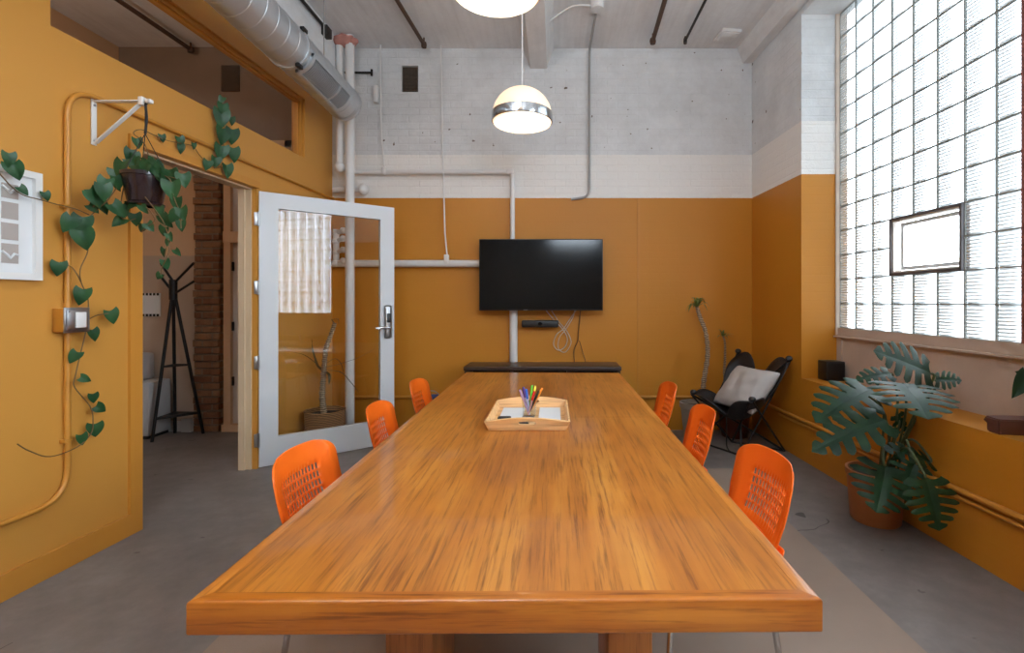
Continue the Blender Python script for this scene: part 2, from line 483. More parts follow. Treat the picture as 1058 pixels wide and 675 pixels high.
def leafmat(name, c1, c2, rough=.28):
    t = NT(name); p = t.pos((1, 1, 1))
    n = t.noise(p, 9.0, 4)
    col = t.ramp(n, [(.3, c1), (.7, c2)])
    b = t.bsdf(col, rough, 0, t.bump(t.noise(p, 40.0, 3), .1, .003), .36)
    tl = t.n('ShaderNodeBsdfTranslucent'); t.l(col, tl.inputs[0])
    mx = t.n('ShaderNodeMixShader'); mx.inputs[0].default_value = .22
    t.l(b.outputs[0], mx.inputs[1]); t.l(tl.outputs[0], mx.inputs[2]); t.l(mx.outputs[0], t.out.inputs['Surface'])
    return t.m
M['pothos'] = leafmat('pothos_leaf', srgb(30, 66, 38), srgb(52, 96, 56), .35)
M['monstera'] = leafmat('monstera_leaf', srgb(16, 42, 24), srgb(32, 66, 36), .36)
M['drac'] = leafmat('dracaena_leaf', srgb(84, 98, 46), srgb(128, 136, 70), .4)
M['drac_dark'] = leafmat('strap_leaf', srgb(52, 50, 30), srgb(78, 74, 44), .45)

def wicker(name):
    t = NT(name); p = t.pos((1, 1, 1))
    w = t.n('ShaderNodeTexWave', wave_type='BANDS', bands_direction='Z'); w.inputs['Scale'].default_value = 22; w.inputs['Distortion'].default_value = 2.5
    w.inputs['Detail'].default_value = 2; t.l(p, w.inputs['Vector'])
    col = t.ramp(w.outputs['Fac'], [(.2, srgb(96, 64, 36)), (.8, srgb(178, 132, 84))])
    t.bsdf(col, .8, 0, t.bump(w.outputs['Fac'], .6, .01), .3)
    return t.m
M['wicker'] = wicker('woven_basket')

def rawbrick(name):
    t = NT(name)
    tc = t.n('ShaderNodeTexCoord'); sp = t.n('ShaderNodeSeparateXYZ'); t.l(tc.outputs['Object'], sp.inputs[0])
    cb = t.n('ShaderNodeCombineXYZ'); t.l(t.math('ADD', sp.outputs['X'], sp.outputs['Y']), cb.inputs[0]); t.l(sp.outputs['Z'], cb.inputs[1])
    br = t.n('ShaderNodeTexBrick'); br.inputs['Scale'].default_value = 1.0; br.inputs['Brick Width'].default_value = .2; br.inputs['Row Height'].default_value = .07
    br.inputs['Mortar Size'].default_value = .009
    br.inputs['Color1'].default_value = srgb(186, 146, 112); br.inputs['Color2'].default_value = srgb(150, 108, 82); br.inputs['Mortar'].default_value = srgb(160, 142, 124)
    t.l(cb.outputs[0], br.inputs['Vector'])
    n = t.noise(tc.outputs['Object'], 9, 5, .7)
    col = t.mix(t.math('MULTIPLY', n, .7), br.outputs['Color'], srgb(52, 40, 34))
    h = t.math('SUBTRACT', t.math('MULTIPLY', n, 1.5), br.outputs['Fac'])
    t.bsdf(col, .9, 0, t.bump(h, .9, .02), .2)
    return t.m
M['rawbrick'] = rawbrick('raw_brick')

def lamp_mat(name, color, strength, base):
    t = NT(name)
    b = t.bsdf(base, .35)
    b.inputs['Emission Color'].default_value = color; b.inputs['Emission Strength'].default_value = strength
    return t.m
M['shade'] = lamp_mat('lit_cream_shade', (1, .76, .52, 1), .40, srgb(250, 216, 174))
M['shade_in'] = lamp_mat('lit_white_reflector', (1, .86, .64, 1), .40, srgb(250, 240, 225))
M['bulb'] = lamp_mat('lit_bulb', (1, .88, .70, 1), 4.5, srgb(255, 250, 240))

# ------------------------------------------------------------------ the room
YB = 4.87            # back wall
CEIL = 3.84
YF = -4.2            # wall behind the viewer
def xr(y): return 2.159 - .0354 * y          # right wall face
def xg(y): return 2.465 - .0354 * y          # glass plane
def xl(y): return -2.297 + .0527 * (y - 3.728)   # partition face
LD = V((.0527, 1, 0)).normalized()           # along the partition
LN = V((LD.y, -LD.x, 0))                     # from the partition into the room
def PL(px, py, d=0.0):
    """point d metres off the partition, seen at (px, py)"""
    k = -2.297 - .0527 * 3.728 + d
    y = -k / ((VX - px) / F + .0527)
    return P(px, py, y)
def LW(y, z, d=0.0): return V((xl(y) + d, y, z))

m = MB().bb(-6.2, 2.6, YF - .1, YB + .4, -.12, 0)
struct(m, 'floor', M['floor'], 'worn grey concrete floor with cracks and stains', 'floor')
m = MB().bb(-6.2, 2.6, YF - .1, YB + .4, CEIL, CEIL + .15)
struct(m, 'ceiling', M['ceiling'], 'pale board marked concrete ceiling', 'ceiling')

# back wall with a recess for the sooty vent
vx0, vx1 = P(415, 0, YB).x, P(432, 0, YB).x
vz0, vz1 = P(0, 95, YB).z, P(0, 68, YB).z
m = MB()
XL0 = -2.36
m.bb(XL0, vx0, YB, YB + .3, 0, CEIL); m.bb(vx1, 2.6, YB, YB + .3, 0, CEIL)
m.bb(vx0, vx1, YB, YB + .3, 0, vz0); m.bb(vx0, vx1, YB, YB + .3, vz1, CEIL); m.bb(vx0, vx1, YB + .05, YB + .3, vz0, vz1)
bw = struct(m, 'wall_back', M['brick'], 'brick wall painted mustard below and whitewashed above', 'wall')
m = MB()
for k in range(5):
    x = vx0 + .02 + k * (vx1 - vx0 - .04) / 4
    m.bb(x - .008, x + .008, YB + .02, YB + .03, vz0 + .01, vz1 - .01)
for k in range(8):
    z = vz0 + .02 + k * (vz1 - vz0 - .04) / 7
    m.bb(vx0 + .005, vx1 - .005, YB + .015, YB + .024, z - .007, z + .007)
m.bb(vx0 - .004, vx1 + .004, YB + .03, YB + .045, vz0 - .003, vz1 + .003)
solo(m, 'air_vent', M['backvent'], 'small sooty square air vent set high in the whitewashed brick wall', 'vent')

# right wall : low ledge wall, pier by the corner, pier behind the lens, lintels
def foot(y0, y1, inner, outer=None, deep=None):
    if deep is not None:
        return [(inner(y1), y1), (inner(y0), y0), (inner(y0) + deep, y0), (inner(y1) + deep, y1)]
    if outer is None:
        return [(inner(y1), y1), (inner(y0), y0), (xg(y0) + .07, y0), (xg(y1) + .07, y1)]
    return [(inner(y1), y1), (inner(y0), y0), (outer, y0), (outer, y1)]
LEDGE = .665; HEAD = 3.64
m = MB()
m.prism(foot(YF, YB, xr), 0, LEDGE)
m.prism(foot(3.958, YB, xr), LEDGE, CEIL)
m.prism(foot(1.09, 2.05, xr), LEDGE, CEIL)
m.prism(foot(YF, -1.305, xr), LEDGE, CEIL)
m.prism(foot(2.05, 3.958, xr), HEAD, CEIL)
m.prism(foot(-1.305, 1.09, xr), HEAD, CEIL)
struct(m, 'wall_right', M['brick_side'], 'outer brick wall with a deep window ledge, mustard below and whitewashed above', 'wall')

# windows of glass block in the right wall
def block_window(name, label, y0, ncol, vent=None, mull=None, clear=1.0):
    """ncol columns of blocks from y0 towards the viewer, 13 rows up from z 1.078"""
    py, pz, zb, nr, T = .192, .197, 1.078, 13, .06
    yend = y0 - py * ncol
    root = MB()
    # rim of the opening : side strips, sill rail, head rail
    root.prism([(xg(y0 + .03) - .03, y0 + .03), (xg(y0) - .03, y0), (xg(y0) + T, y0), (xg(y0 + .03) + T, y0 + .03)], zb - .06, HEAD)
    root.prism([(xg(yend) - .03, yend), (xg(yend - .03) - .03, yend - .03), (xg(yend - .03) + T, yend - .03), (xg(yend) + T, yend)], zb - .06, HEAD)
    root.prism(foot(yend, y0, lambda y: xg(y) - .012, xg(y0) + T), zb - .064, zb)
    w = struct(root, name, M['sill'], label, 'window')
    def pt(y, z, d): return V((xg(y) + d, y, z))
    def isvent(i, j): return vent and vent[0] <= i < vent[1] and vent[2] <= j < vent[3]
    g = MB(); gbk = MB(); gr = MB(); gp = .004
    for i in range(ncol):
        for j in range(nr):
            if isvent(i, j): continue
            ya, yb = y0 - i * py - gp, y0 - (i + 1) * py + gp
            za, zc = zb + j * pz + gp, zb + (j + 1) * pz - gp
            b = .012
            fr = [pt(ya, za, .004), pt(yb, za, .004), pt(yb, zc, .004), pt(ya, zc, .004)]
            mid = [pt(ya - b, za + b, -.004), pt(yb + b, za + b, -.004), pt(yb + b, zc - b, -.004), pt(ya - b, zc - b, -.004)]
            g.add(fr + mid, [(4, 5, 6, 7), (0, 1, 5, 4), (1, 2, 6, 5), (2, 3, 7, 6), (3, 0, 4, 7)])
            bk = [pt(ya, za, T - .01), pt(yb, za, T - .01), pt(yb, zc, T - .01), pt(ya, zc, T - .01)]
            gbk.add(bk, [(0, 3, 2, 1)])
    g.build('glass_blocks', block_glass('glass_block_ribs', y0, clear), w, smooth=False, fix=False)
    gbk.build('glass_block_backs', M['block_back'], w, smooth=False, fix=False)
    for j in range(nr + 1):
        z = zb + j * pz
        a, b2 = y0, yend
        spans = [(a, b2)]
        if vent and vent[2] < j < vent[3]:
            spans = [(y0, y0 - vent[0] * py), (y0 - vent[1] * py, yend)]
        for (a, b2) in spans:
            gr.prism(foot(b2, a, lambda y: xg(y) + .001, None, .012), z - gp, z + gp)
    for i in range(ncol + 1):
        y = y0 - i * py
        spans = [(zb, HEAD)]
        if vent and vent[0] < i < vent[1]:
            spans = [(zb, zb + vent[2] * pz), (zb + vent[3] * pz, HEAD)]
        for (a, b2) in spans:
            gr.prism([(xg(y) + .001, y + gp), (xg(y) + .001, y - gp), (xg(y) + .013, y - gp), (xg(y) + .013, y + gp)], a, b2)
    gr.build('grout', M['mortar'], w, smooth=False)
    if mull:
        k = MB().prism([(xg(mull) - .012, mull + .022), (xg(mull) - .012, mull - .022), (xg(mull) + T, mull - .022), (xg(mull) + T, mull + .022)], zb, HEAD)
        k.build('mullion', M['red_frame'], w)
    # sill nosing
    k = MB().prism(foot(yend - .03, y0 + .01, lambda y: xg(y) - .045, xg(y0) + .05), zb - .075, zb - .064)
    k.build('sill', M['sill'], w)
    if vent:
        ya, yb = y0 - vent[0] * py, y0 - vent[1] * py
        za, zc = zb + vent[2] * pz, zb + vent[3] * pz
        def ring(ya, yb, za, zc, t, d0, d1):
            q = MB()
            def slab(a, b, c, d):
                q.prism([(xg(a) + d0, a), (xg(b) + d0, b), (xg(b) + d1, b), (xg(a) + d1, a)], c, d)
            slab(ya, ya - t, za, zc); slab(yb + t, yb, za, zc); slab(ya - t, yb + t, za, za + t); slab(ya - t, yb + t, zc - t, zc)
            return q
        fr = ring(ya, yb, za, zc, .016, -.016, .03).build('vent_frame', M['steel_frame'], w)
        s1 = ring(ya - .016, yb + .016, za + .016, zc - .016, .012, -.005, .05).build('vent_liner', M['white_trim'], fr)
        s2 = ring(ya - .05, yb + .03, za + .034, zc - .036, .024, .030, .050).build('vent_sash', M['cab_white'], fr)
        q = MB().add([pt(ya - .06, za + .05, .04), pt(yb + .04, za + .05, .04), pt(yb + .04, zc - .05, .04), pt(ya - .06, zc - .05, .04)], [(0, 1, 2, 3)])
        q.build('vent_pane', M['pane'], fr, smooth=False)
    return w
block_window('window_1', 'tall window of ribbed glass blocks with a small open vent', 3.948, 10, (3, 6, 2, 4), 2.433, .27)
block_window('window_2', 'second glass block window nearer the viewer', 1.05, 12)
# beige board under the first window, and its upright at the corner
m = MB()
m.prism([(xg(3.955) - .008, 3.955), (xg(2.06) - .008, 2.06), (xg(2.06) + .07, 2.06), (xg(3.955) + .07, 3.955)], LEDGE, 1.004)
m.prism([(xg(3.955) - .02, 3.955), (xg(3.90) - .02, 3.90), (xg(3.9), 3.90), (xg(3.955), 3.955)], LEDGE, 1.004)
m.prism([(xg(1.08) - .008, 1.08), (xg(-1.295) - .008, -1.295), (xg(-1.295) + .07, -1.295), (xg(1.08) + .07, 1.08)], LEDGE, 1.004)
struct(m, 'trim_1', M['sill'], 'weathered beige board under the glass block window', 'trim')
# wall behind the viewer
m = MB().bb(-6.2, 2.6, YF - .1, YF, 0, CEIL)
struct(m, 'wall_front', M['white_trim'], 'plain pale wall behind the viewer', 'wall')

# partition on the left : panel wall with doorway, transom light above
def slab(mb, y0, y1, z0, z1, d0=-.12, d1=0.0):
    mb.prism([(xl(y0) + d0, y0), (xl(y0) + d1, y0), (xl(y1) + d1, y1), (xl(y1) + d0, y1)], z0, z1)
DY0, DY1, DZ = 2.744, 3.73, 2.165
TY0, TY1, TZ0, TZ1 = 2.278, 4.386, 2.592, 3.125
PT = 3.53
m = MB()
slab(m, YF, DY0, 0, TZ0); slab(m, DY1, YB, 0, TZ0); slab(m, DY0, DY1, DZ, TZ0)
slab(m, YF, TY0, TZ0, TZ1); slab(m, TY1, YB, TZ0, TZ1); slab(m, YF, YB, TZ1, PT)
struct(m, 'wall_left', M['partition'], 'mustard painted partition with a doorway and a long transom light', 'wall', smooth=False)
# flat boards on the partition : door casing, baseboard, head board
m = MB()
slab(m, DY0 - .075, DY0, 0, DZ + .002, 0, .014)
slab(m, DY0 - .075, DY1 + .02, DZ + .002, DZ + .055, 0, .014)
struct(m, 'trim_2', M['partition_trim'], 'mustard casing around the doorway', 'trim', smooth=False)
m = MB(); slab(m, YF, DY0 - .075, 0, .115, 0, .014)
struct(m, 'baseboard_left', M['partition_trim'], 'mustard baseboard along the partition', 'baseboard', smooth=False)
# jamb lining
m = MB()
slab(m, DY1 - .012, DY1, 0, DZ, -.122, -.036); slab(m, DY1 - .03, DY1 - .012, 0, DZ, -.122, -.075)
slab(m, DY0, DY0 + .012, 0, DZ, -.122, -.036)
slab(m, DY0, DY1, DZ - .012, DZ, -.122, -.036)
struct(m, 'trim_3', M['cream_jamb'], 'cream lining of the doorway', 'trim', smooth=False)
# transom
m = MB()
def ringl(mb, y0, y1, z0, z1, t, d0, d1):
    slab(mb, y0, y0 + t, z0, z1, d0, d1); slab(mb, y1 - t, y1, z0, z1, d0, d1)
    slab(mb, y0 + t, y1 - t, z0, z0 + t, d0, d1); slab(mb, y0 + t, y1 - t, z1 - t, z1, d0, d1)
slab(m, TY0, TY1, TZ1 - .03, TZ1, -.08, -.02); slab(m, TY1 - .03, TY1, TZ0, TZ1 - .03, -.08, -.02); slab(m, TY0, TY0 + .012, TZ0, TZ1 - .03, -.08, -.02)
slab(m, TY0 + .012, TY1 - .03, TZ0, TZ0 + .006, -.08, -.02)
slab(m, TY1 - .045, TY1 - .03, TZ0 + .006, TZ1 - .03, -.075, -.035); slab(m, TY0 + .012, TY1 - .03, TZ1 - .045, TZ1 - .03, -.075, -.035)
w3 = struct(m, 'window_3', M['partition_trim'], 'long narrow transom light above the doorway looking into the next room', 'window', smooth=False)
q = MB().add([LW(TY0, TZ0, -.05), LW(TY1 - .03, TZ0, -.05), LW(TY1 - .03, TZ1 - .03, -.05), LW(TY0, TZ1 - .03, -.05)], [(0, 1, 2, 3)])
q.build('pane', M['dull_pane'], w3, smooth=False)

# glazed white door standing open into the room
HB = V((xl(DY1) + .012, DY1 + .012, 0)); DD = V((.80, .648, 0)).normalized(); DN = V((DD.y, -DD.x, 0))
DW, DH = 1.06, 2.147
dr = bpy.data.objects.new('door_1', None); link(dr); dr.location = HB
dr.rotation_euler = (0, 0, math.atan2(DD.y, DD.x))
tag(dr, 'white door with one tall glass pane standing open into the room', 'door', None, 'structure')
def dbox(mb, x0, x1, z0, z1, y0=-.0, y1=.044, bev=.0): mb.bb(x0, x1, y0, y1, z0, z1, bev)
gx0, gx1, gz0, gz1 = .13, DW - .125, .225, DH - .12
m = MB()
dbox(m, 0, gx0, .008, DH); dbox(m, gx1, DW, .008, DH); dbox(m, gx0, gx1, .008, gz0); dbox(m, gx0, gx1, gz1, DH)
m.build('door_leaf', M['white_door'], dr, smooth=False)
q = MB().add([(gx0, .02, gz0), (gx1, .02, gz0), (gx1, .02, gz1), (gx0, .02, gz1)], [(0, 1, 2, 3)])
q.build('pane', M['pane'], dr, smooth=False)
for z in (.22, .82, 1.40, 1.93):
    h = MB(); h.bb(-.034, .004, -.006, .004, z - .05, z + .05, .001); h.cyl((-.006, -.008, z - .055), (-.006, -.008, z + .055), .008, 10)
    h.build('hinge', M['steel'], dr)
lk = MB(); lx = DW - .062; lz = 1.09
lk.box((lx, -.012, lz + .02), (.066, .026, .30), None, .02, 3)
lo_ = lk.build('door_lock', M['steel'], dr)
MB().box((lx + .004, -.028, lz + .055), (.036, .012, .082), None, .006).build('keypad', M['black'], lo_)
h = MB(); h.cyl((lx, -.02, lz - .03), (lx, -.062, lz - .03), .013, 12); h.tube(rounded([(lx, -.058, lz - .03), (lx - .05, -.062, lz - .03), (lx - .12, -.055, lz - .032)], .02), .0105, 10)
h.build('handle', M['chrome'], lo_)

# next room seen through the doorway
m = MB(); HY = 4.84
m.bb(-4.5, -3.56, HY, HY + .3, 1.75, 2.72); m.bb(-3.56, XL0, HY + .16, HY + .3, 0, 2.72)
struct(m, 'wall_hall', M['hall_wall'], 'tan upper wall of the next room', 'wall')
m = MB(); m.bb(-6.2, -3.56, HY - .004, HY + .3, 0, 1.75)
struct(m, 'wall_hall_dado', M['hall_dado'], 'taupe lower wall of the next room', 'wall')
m = MB(); m.bb(-4.5, -4.36, YF, YB + .3, 0, CEIL)
struct(m, 'wall_hall_side', M['hall_wall'], 'far side wall of the next room', 'wall')
m = MB(); m.bb(-4.36, -3.60, HY - .03, HY - .004, 0, .10); m.bb(-3.69, -3.60, HY - .06, HY - .03, 0, .13)
struct(m, 'baseboard_hall', M['white_trim'], 'white baseboard in the next room', 'baseboard')
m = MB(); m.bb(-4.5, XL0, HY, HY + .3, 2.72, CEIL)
M['hall_brick'] = plain('dim_whitewash', srgb(146, 126, 108), .9, var=.3, nscale=5, bump=.4, bscale=25)  # darkened copy of the whitewash; the next room's dimness is in the colour
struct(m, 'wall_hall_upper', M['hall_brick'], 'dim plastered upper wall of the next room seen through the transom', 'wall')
# rough brick pier
m = MB(); rng = random.Random(3)
for j in range(38):
    z = j * .0705
    dx = rng.uniform(-.012, .012); dy = rng.uniform(-.012, .012)
    m.bb(-3.57 + dx * .6, -3.32 + dx, HY - .055 + dy, HY + .2, z, z + .066, .004, 1)
m.bb(-3.56, -3.335, HY - .035, HY - .001, 0, 2.66)
struct(m, 'pillar_hall', M['rawbrick'], 'rough bare brick pier in the next room', 'pillar')
m = MB()
fx0, fx1 = -3.30, -2.62
m.bb(fx0, fx0 + .07, HY - .02, HY + .10, .0, 2.9); m.bb(fx1 - .07, fx1, HY - .02, HY + .10, .0, 2.9); m.bb(fx0, fx1, HY - .03, HY + .10, 1.88, 1.99)
m.bb(fx0, fx1, HY - .02, HY + .10, 2.83, 2.9); m.bb(fx0, fx1, HY - .05, HY + .10, 0, .07)
struct(m, 'trim_4', M['hall_wall'], 'tan timber frame around the further door', 'trim')
d2 = MB(); d2.bb(fx0 + .07, fx1 - .07, HY + .02, HY + .06, .07, 1.88); d2.bb(fx0 + .13, fx1 - .13, HY + .012, HY + .02, .3, 1.7, .004)
d2.bb(fx0 + .07, fx1 - .07, HY + .02, HY + .06, 1.99, 2.83)
dd = struct(d2, 'door_2', M['white_trim'], 'closed white door at the end of the next room', 'door')
for z in (.45, 1.0, 1.6):
    MB().bb(fx0 + .058, fx0 + .085, HY - .0, HY + .022, z, z + .09, .002).build('hinge', M['black_metal'], dd)

# ceiling beams
m = MB()
m.prism([(xl(YF) - .3, YF), (-2.10, YF), (-2.10, YB), (xl(YB) - .3, YB)], PT, CEIL)
struct(m, 'ceiling_beam_partition', M['beam_white'], 'whitewashed beam running above the partition', 'beam', smooth=False)
m = MB()
m.extrude([(-.243, YF, 3.637), (-.078, YF, 3.637), (-.01, YF, CEIL), (-.32, YF, CEIL)], (0, YB - YF, 0))
struct(m, 'ceiling_beam_middle', M['beam_grey'], 'tapered whitewashed concrete beam down the middle of the ceiling', 'beam', smooth=False)
m = MB()
def bm(y, dx, z): return V((xr(y) + dx, y, z))
a = [bm(YF, -.092, 3.690), bm(YF, -.004, 3.690), bm(YF, -.004, CEIL), bm(YF, -.147, CEIL)]
m.extrude(a, bm(YB, 0, 0) - bm(YF, 0, 0))
struct(m, 'ceiling_beam_window', M['beam_grey'], 'shallow beam along the top of the window wall', 'beam', smooth=False)

# pipe moulding round the room at knee height, twin along the window wall
def trimpipe(name, pts, r, label):
    return struct(MB().tube(rounded(pts, .06), r, 10), name, M['mustard_pipe'], label, 'trim')
trimpipe('trim_5', [V((-2.1, YB - .02, .335)), V((xr(YB) - .02, YB - .02, .335)), V((xr(YF) - .02, YF, .335))], .015, 'mustard painted pipe running round the walls at knee height')
trimpipe('trim_6', [V((xr(4.3) - .016, 4.3, .295)), V((xr(YF) - .016, YF, .295))], .010, 'thinner mustard pipe under the first one')
m = MB()
for px in (660,):
    x = P(px, 0, YB).x
    m.bb(x - .012, x + .012, YB - .006, YB, 0, 2.325)
struct(m, 'trim_7', plain('mustard_batten', MUSTB, .45, var=.1), 'flat mustard batten on the back wall', 'trim')

# tan mat under the table
solo(MB().bb(-1.29, 1.365, -2.2, 3.73, .0, .006, .002, 1), 'floor_mat', M['rug'], 'flat tan floor mat lying under the long wooden table', 'mat')

# ------------------------------------------------------------------ conference table
TZ = .726; TH = .065
FL, FR_, BR, BL = V((-.691, .908, 0)), V((.508, .9176, 0)), V((.515, 3.846, 0)), V((-.710, 3.883, 0))
tb = thing('conference_table', 'long varnished oak conference table with thick edges in the middle of the room', 'table', (-.09, 2.38, 0))
TO = V((-.09, 2.38, 0))
def tq(u, v):      # u across, v along, 0..1
    a = FL.lerp(FR_, u); b = BL.lerp(BR, u); return a.lerp(b, v) - TO
rim = .030
def inset(u, v, d):
    p = tq(u, v); c = tq(.5, .5)
    return V((p.x + (d if u < .5 else -d), p.y + (d if v < .5 else -d), 0))
ci = [inset(0, 0, rim), inset(1, 0, rim), inset(1, 1, rim), inset(0, 1, rim)]
co = [tq(0, 0), tq(1, 0), tq(1, 1), tq(0, 1)]
# two leaves of the top with a hairline between them
ys = (2.37 - TO.y)
def mid(a, b, y):
    t = (y - a.y) / (b.y - a.y); return a.lerp(b, t)
l1, r1 = mid(ci[0], ci[3], ys - .0006), mid(ci[1], ci[2], ys - .0006)
l2, r2 = mid(ci[0], ci[3], ys + .0006), mid(ci[1], ci[2], ys + .0006)
MB().prism([ci[0], ci[1], r1, l1], TZ - TH, TZ).build('tabletop', M['table_top'], tb, smooth=False)
MB().prism([l2, r2, ci[2], ci[3]], TZ - TH, TZ).build('tabletop', M['table_top'], tb, smooth=False)
for k in range(4):
    j = (k + 1) % 4
    bm_ = bmesh.new()
    q = MB().prism([co[k], co[j], ci[j], ci[k]], TZ - TH, TZ + .0005)
    me = bpy.data.meshes.new('t'); me.from_pydata(q.v, [], q.f); bm_.from_mesh(me); bpy.data.meshes.remove(me)
    bmesh.ops.recalc_face_normals(bm_, faces=bm_.faces)
    ed = [e for e in bm_.edges if all((v.co.xy - co[k].xy).length < 1e-4 or (v.co.xy - co[j].xy).length < 1e-4 for v in e.verts) and abs(e.verts[0].co.z - e.verts[1].co.z) < 1e-5]
    bmesh.ops.bevel(bm_, geom=ed, offset=.006, segments=3, affect='EDGES', profile=.5)
    MB().frombm(bm_).build('edge_band', M['table_edge'] if k % 2 == 0 else M['table_rim'], tb)
for (x0, x1, y0, y1) in ((-.455, -.328, 1.30, 1.585), (.143, .263, 1.30, 1.585), (-.455, -.328, 3.22, 3.505), (.143, .263, 3.22, 3.505)):
    MB().bb(x0 - TO.x, x1 - TO.x, y0 - TO.y, y1 - TO.y, 0, TZ - TH, .004).build('leg', M['table_leg'], tb)

# ------------------------------------------------------------------ orange chairs
def chair_back():
    """perforated, gently curved shell of a chair back; the sitter faces +X"""
    W, Rc, zt, zb_ = .205, .070, .744, .455
    n = 13; pit, sl = .0182, .0110
    xs = [-W]
    xs += [-.165, -.135]
    for k in range(n):
        c = (k - (n - 1) / 2) * pit
        xs += [c - sl / 2, c + sl / 2]
    xs += [.135, .165, W]
    rows = [.640, .609, .578, .547, .516]
    zs = [zb_, .48]
    for z in sorted(rows):
        zs += [z - .0110, z + .0110]
    zs += [.672, .69, .706, .72, .731, .739, zt]
    def half(z):
        if z > zt - Rc:
            d = z - (zt - Rc); return W - Rc + math.sqrt(max(0, Rc * Rc - d * d))
        return W * (.90 + .10 * min(1, (z - zb_) / .12))
    def fn(i, j):
        z = zs[j]; u = xs[i] / W
        hw = half(z) / W
        inner = abs(xs[i]) <= .12
        y = xs[i] if inner and hw > .62 else xs[i] * hw
        if not inner and hw > .62:
            s_ = 1 if u > 0 else -1
            e = (abs(xs[i]) - .12) / (W - .12)
            y = s_ * (.12 + e * (half(z) - .12))
        t = (z - zb_) / (zt - zb_)
        bow = .052 * (abs(y) / W) ** 2.2
        x = -.198 - .075 * t - .012 * math.sin(t * PI) + bow
        crown = -.012 * (u * u) * max(0, (t - .7) / .3)
        return V((x, y, z + crown))
    slot_i = set(3 + 2 * k for k in range(n)); slot_j = set(2 + 2 * k for k in range(len(rows)))
    return MB().grid(fn, len(xs), len(zs), lambda i, j: i in slot_i and j in slot_j)

def chair_seat():
    prof = [(.215, .425), (.20, .443), (.17, .45), (.10, .448), (0, .440), (-.10, .436), (-.165, .440), (-.192, .452), (-.204, .475)]
    ws = [.185, .198, .205, .208, .21, .208, .202, .192, .186]
    nu = 13
    def fn(i, j):
        u = -1 + 2 * i / (nu - 1)
        x, z = prof[j]
        return V((x - .02 * abs(u) ** 3 * (1 if j < 3 else 0), u * ws[j], z + .012 * u * u))
    return MB().grid(fn, nu, len(prof))

def make_chair(label, loc, rz):
    t = thing('stacking_chair', label, 'chair', loc, rz, None)
    chair_seat().build('seat', M['orange'], t, solid=.008, sub=1)
    chair_back().build('backrest', M['orange'], t, solid=.004, angle=70)
    fr = MB()
    for s in (-1, 1):
        fr.tube([(.15, s * .15, .43), (-.15, s * .15, .426)], .009, 8)
    fr.tube([(.15, -.155, .428), (.15, .155, .428)], .009, 8); fr.tube([(-.15, -.155, .424), (-.15, .155, .424)], .009, 8)
    fr.build('seat_frame', M['chrome'], t)
    for sx in (1, -1):
        for s in (-1, 1):
            top = V((sx * .15, s * .15, .428)); ft = V((sx * .195, s * .205, .012))
            lg = MB().tube([top, top.lerp(ft, .5), ft], [.0105, .0105, .0095], 10).build('leg', M['chrome'], t)
            MB().lathe([(.004, 0), (.015, .001), (.014, .012), (.0105, .024)], ft - V((0, 0, .012)), 12, cap0=True).build('foot_cap', M['black'], lg)
    return t
lab = ['orange perforated chair on the doorway side, nearest the front edge of the table',
       'middle orange chair of the three on the doorway side, in front of the open door',
       'orange chair on the doorway side at the far end, before the mustard wall']
rab = ['orange perforated chair on the window side, nearest the front edge of the table',
       'middle orange chair of the three on the window side of the table',
       'orange chair on the window side at the far end, beside the potted cane plant']
ch0 = make_chair(lab[0], (-.71, 1.80, 0), R(-3))
for k, (lb, loc, rz) in enumerate([(lab[1], (-.71, 2.60, 0), R(2)), (lab[2], (-.72, 3.38, 0), R(0)),
                   (rab[0], (.535, 1.74, 0), R(183)), (rab[1], (.535, 2.50, 0), R(178)), (rab[2], (.53, 3.24, 0), R(180))]):
    copy_thing(ch0, lb, loc, rz)
for o in list(SC.objects):
    if o.name.startswith('stacking_chair'): o['group'] = 'orange chairs along the table'

# ------------------------------------------------------------------ tray and what is in it
ty0, ty1 = 2.125, 2.56
tx0, tx1 = P(505, 0, 2.12).x, P(584.5, 0, 2.12).x
tcx = (tx0 + tx1) / 2; tcy = (ty0 + ty1) / 2
tr = thing('serving_tray', 'pale wooden serving tray with flared sides near the far half of the table', 'tray', (tcx, tcy, TZ + .0016))
hw, hd, fl = (tx1 - tx0) / 2, (ty1 - ty0) / 2, .016
MB().bb(-hw, hw, -hd, hd, .0005, .008).build('base', M['beech'], tr, smooth=False)
def side_panel(y, sgn, handle):
    """arched end board leaning outward, with an oval grip hole"""
    n = 24; outer = []
    def pt3(u, z): return V((u * (hw + fl * z / .045), y + sgn * fl * z / .045, z))
    ring = [(-1, .0005)] + [(1, .0005)] + [(1 - 2 * k / n, .040 + .018 * math.cos((1 - 2 * k / n) * PI / 2)) for k in range(n + 1)]
    hole = []
    for k in range(20):
        a = 2 * PI * k / 20
        hole.append((max(-1, min(1, 1.6 * math.cos(a))) * .16 + .05 * math.cos(a), .034 + .008 * math.sin(a)))
    bm_ = bmesh.new()
    ov = [bm_.verts.new(pt3(u, z)) for u, z in ring]; hv = [bm_.verts.new(pt3(u, z)) for u, z in hole]
    es = [bm_.edges.new((ov[i], ov[(i + 1) % len(ov)])) for i in range(len(ov))] + [bm_.edges.new((hv[i], hv[(i + 1) % len(hv)])) for i in range(len(hv))]
    bmesh.ops.triangle_fill(bm_, edges=es, use_beauty=True)
    return MB().frombm(bm_)
side_panel(-hd, -1, True).build('end_board', M['beech'], tr, smooth=False, solid=.008)
side_panel(hd, 1, True).build('end_board', M['beech'], tr, smooth=False, solid=.008)
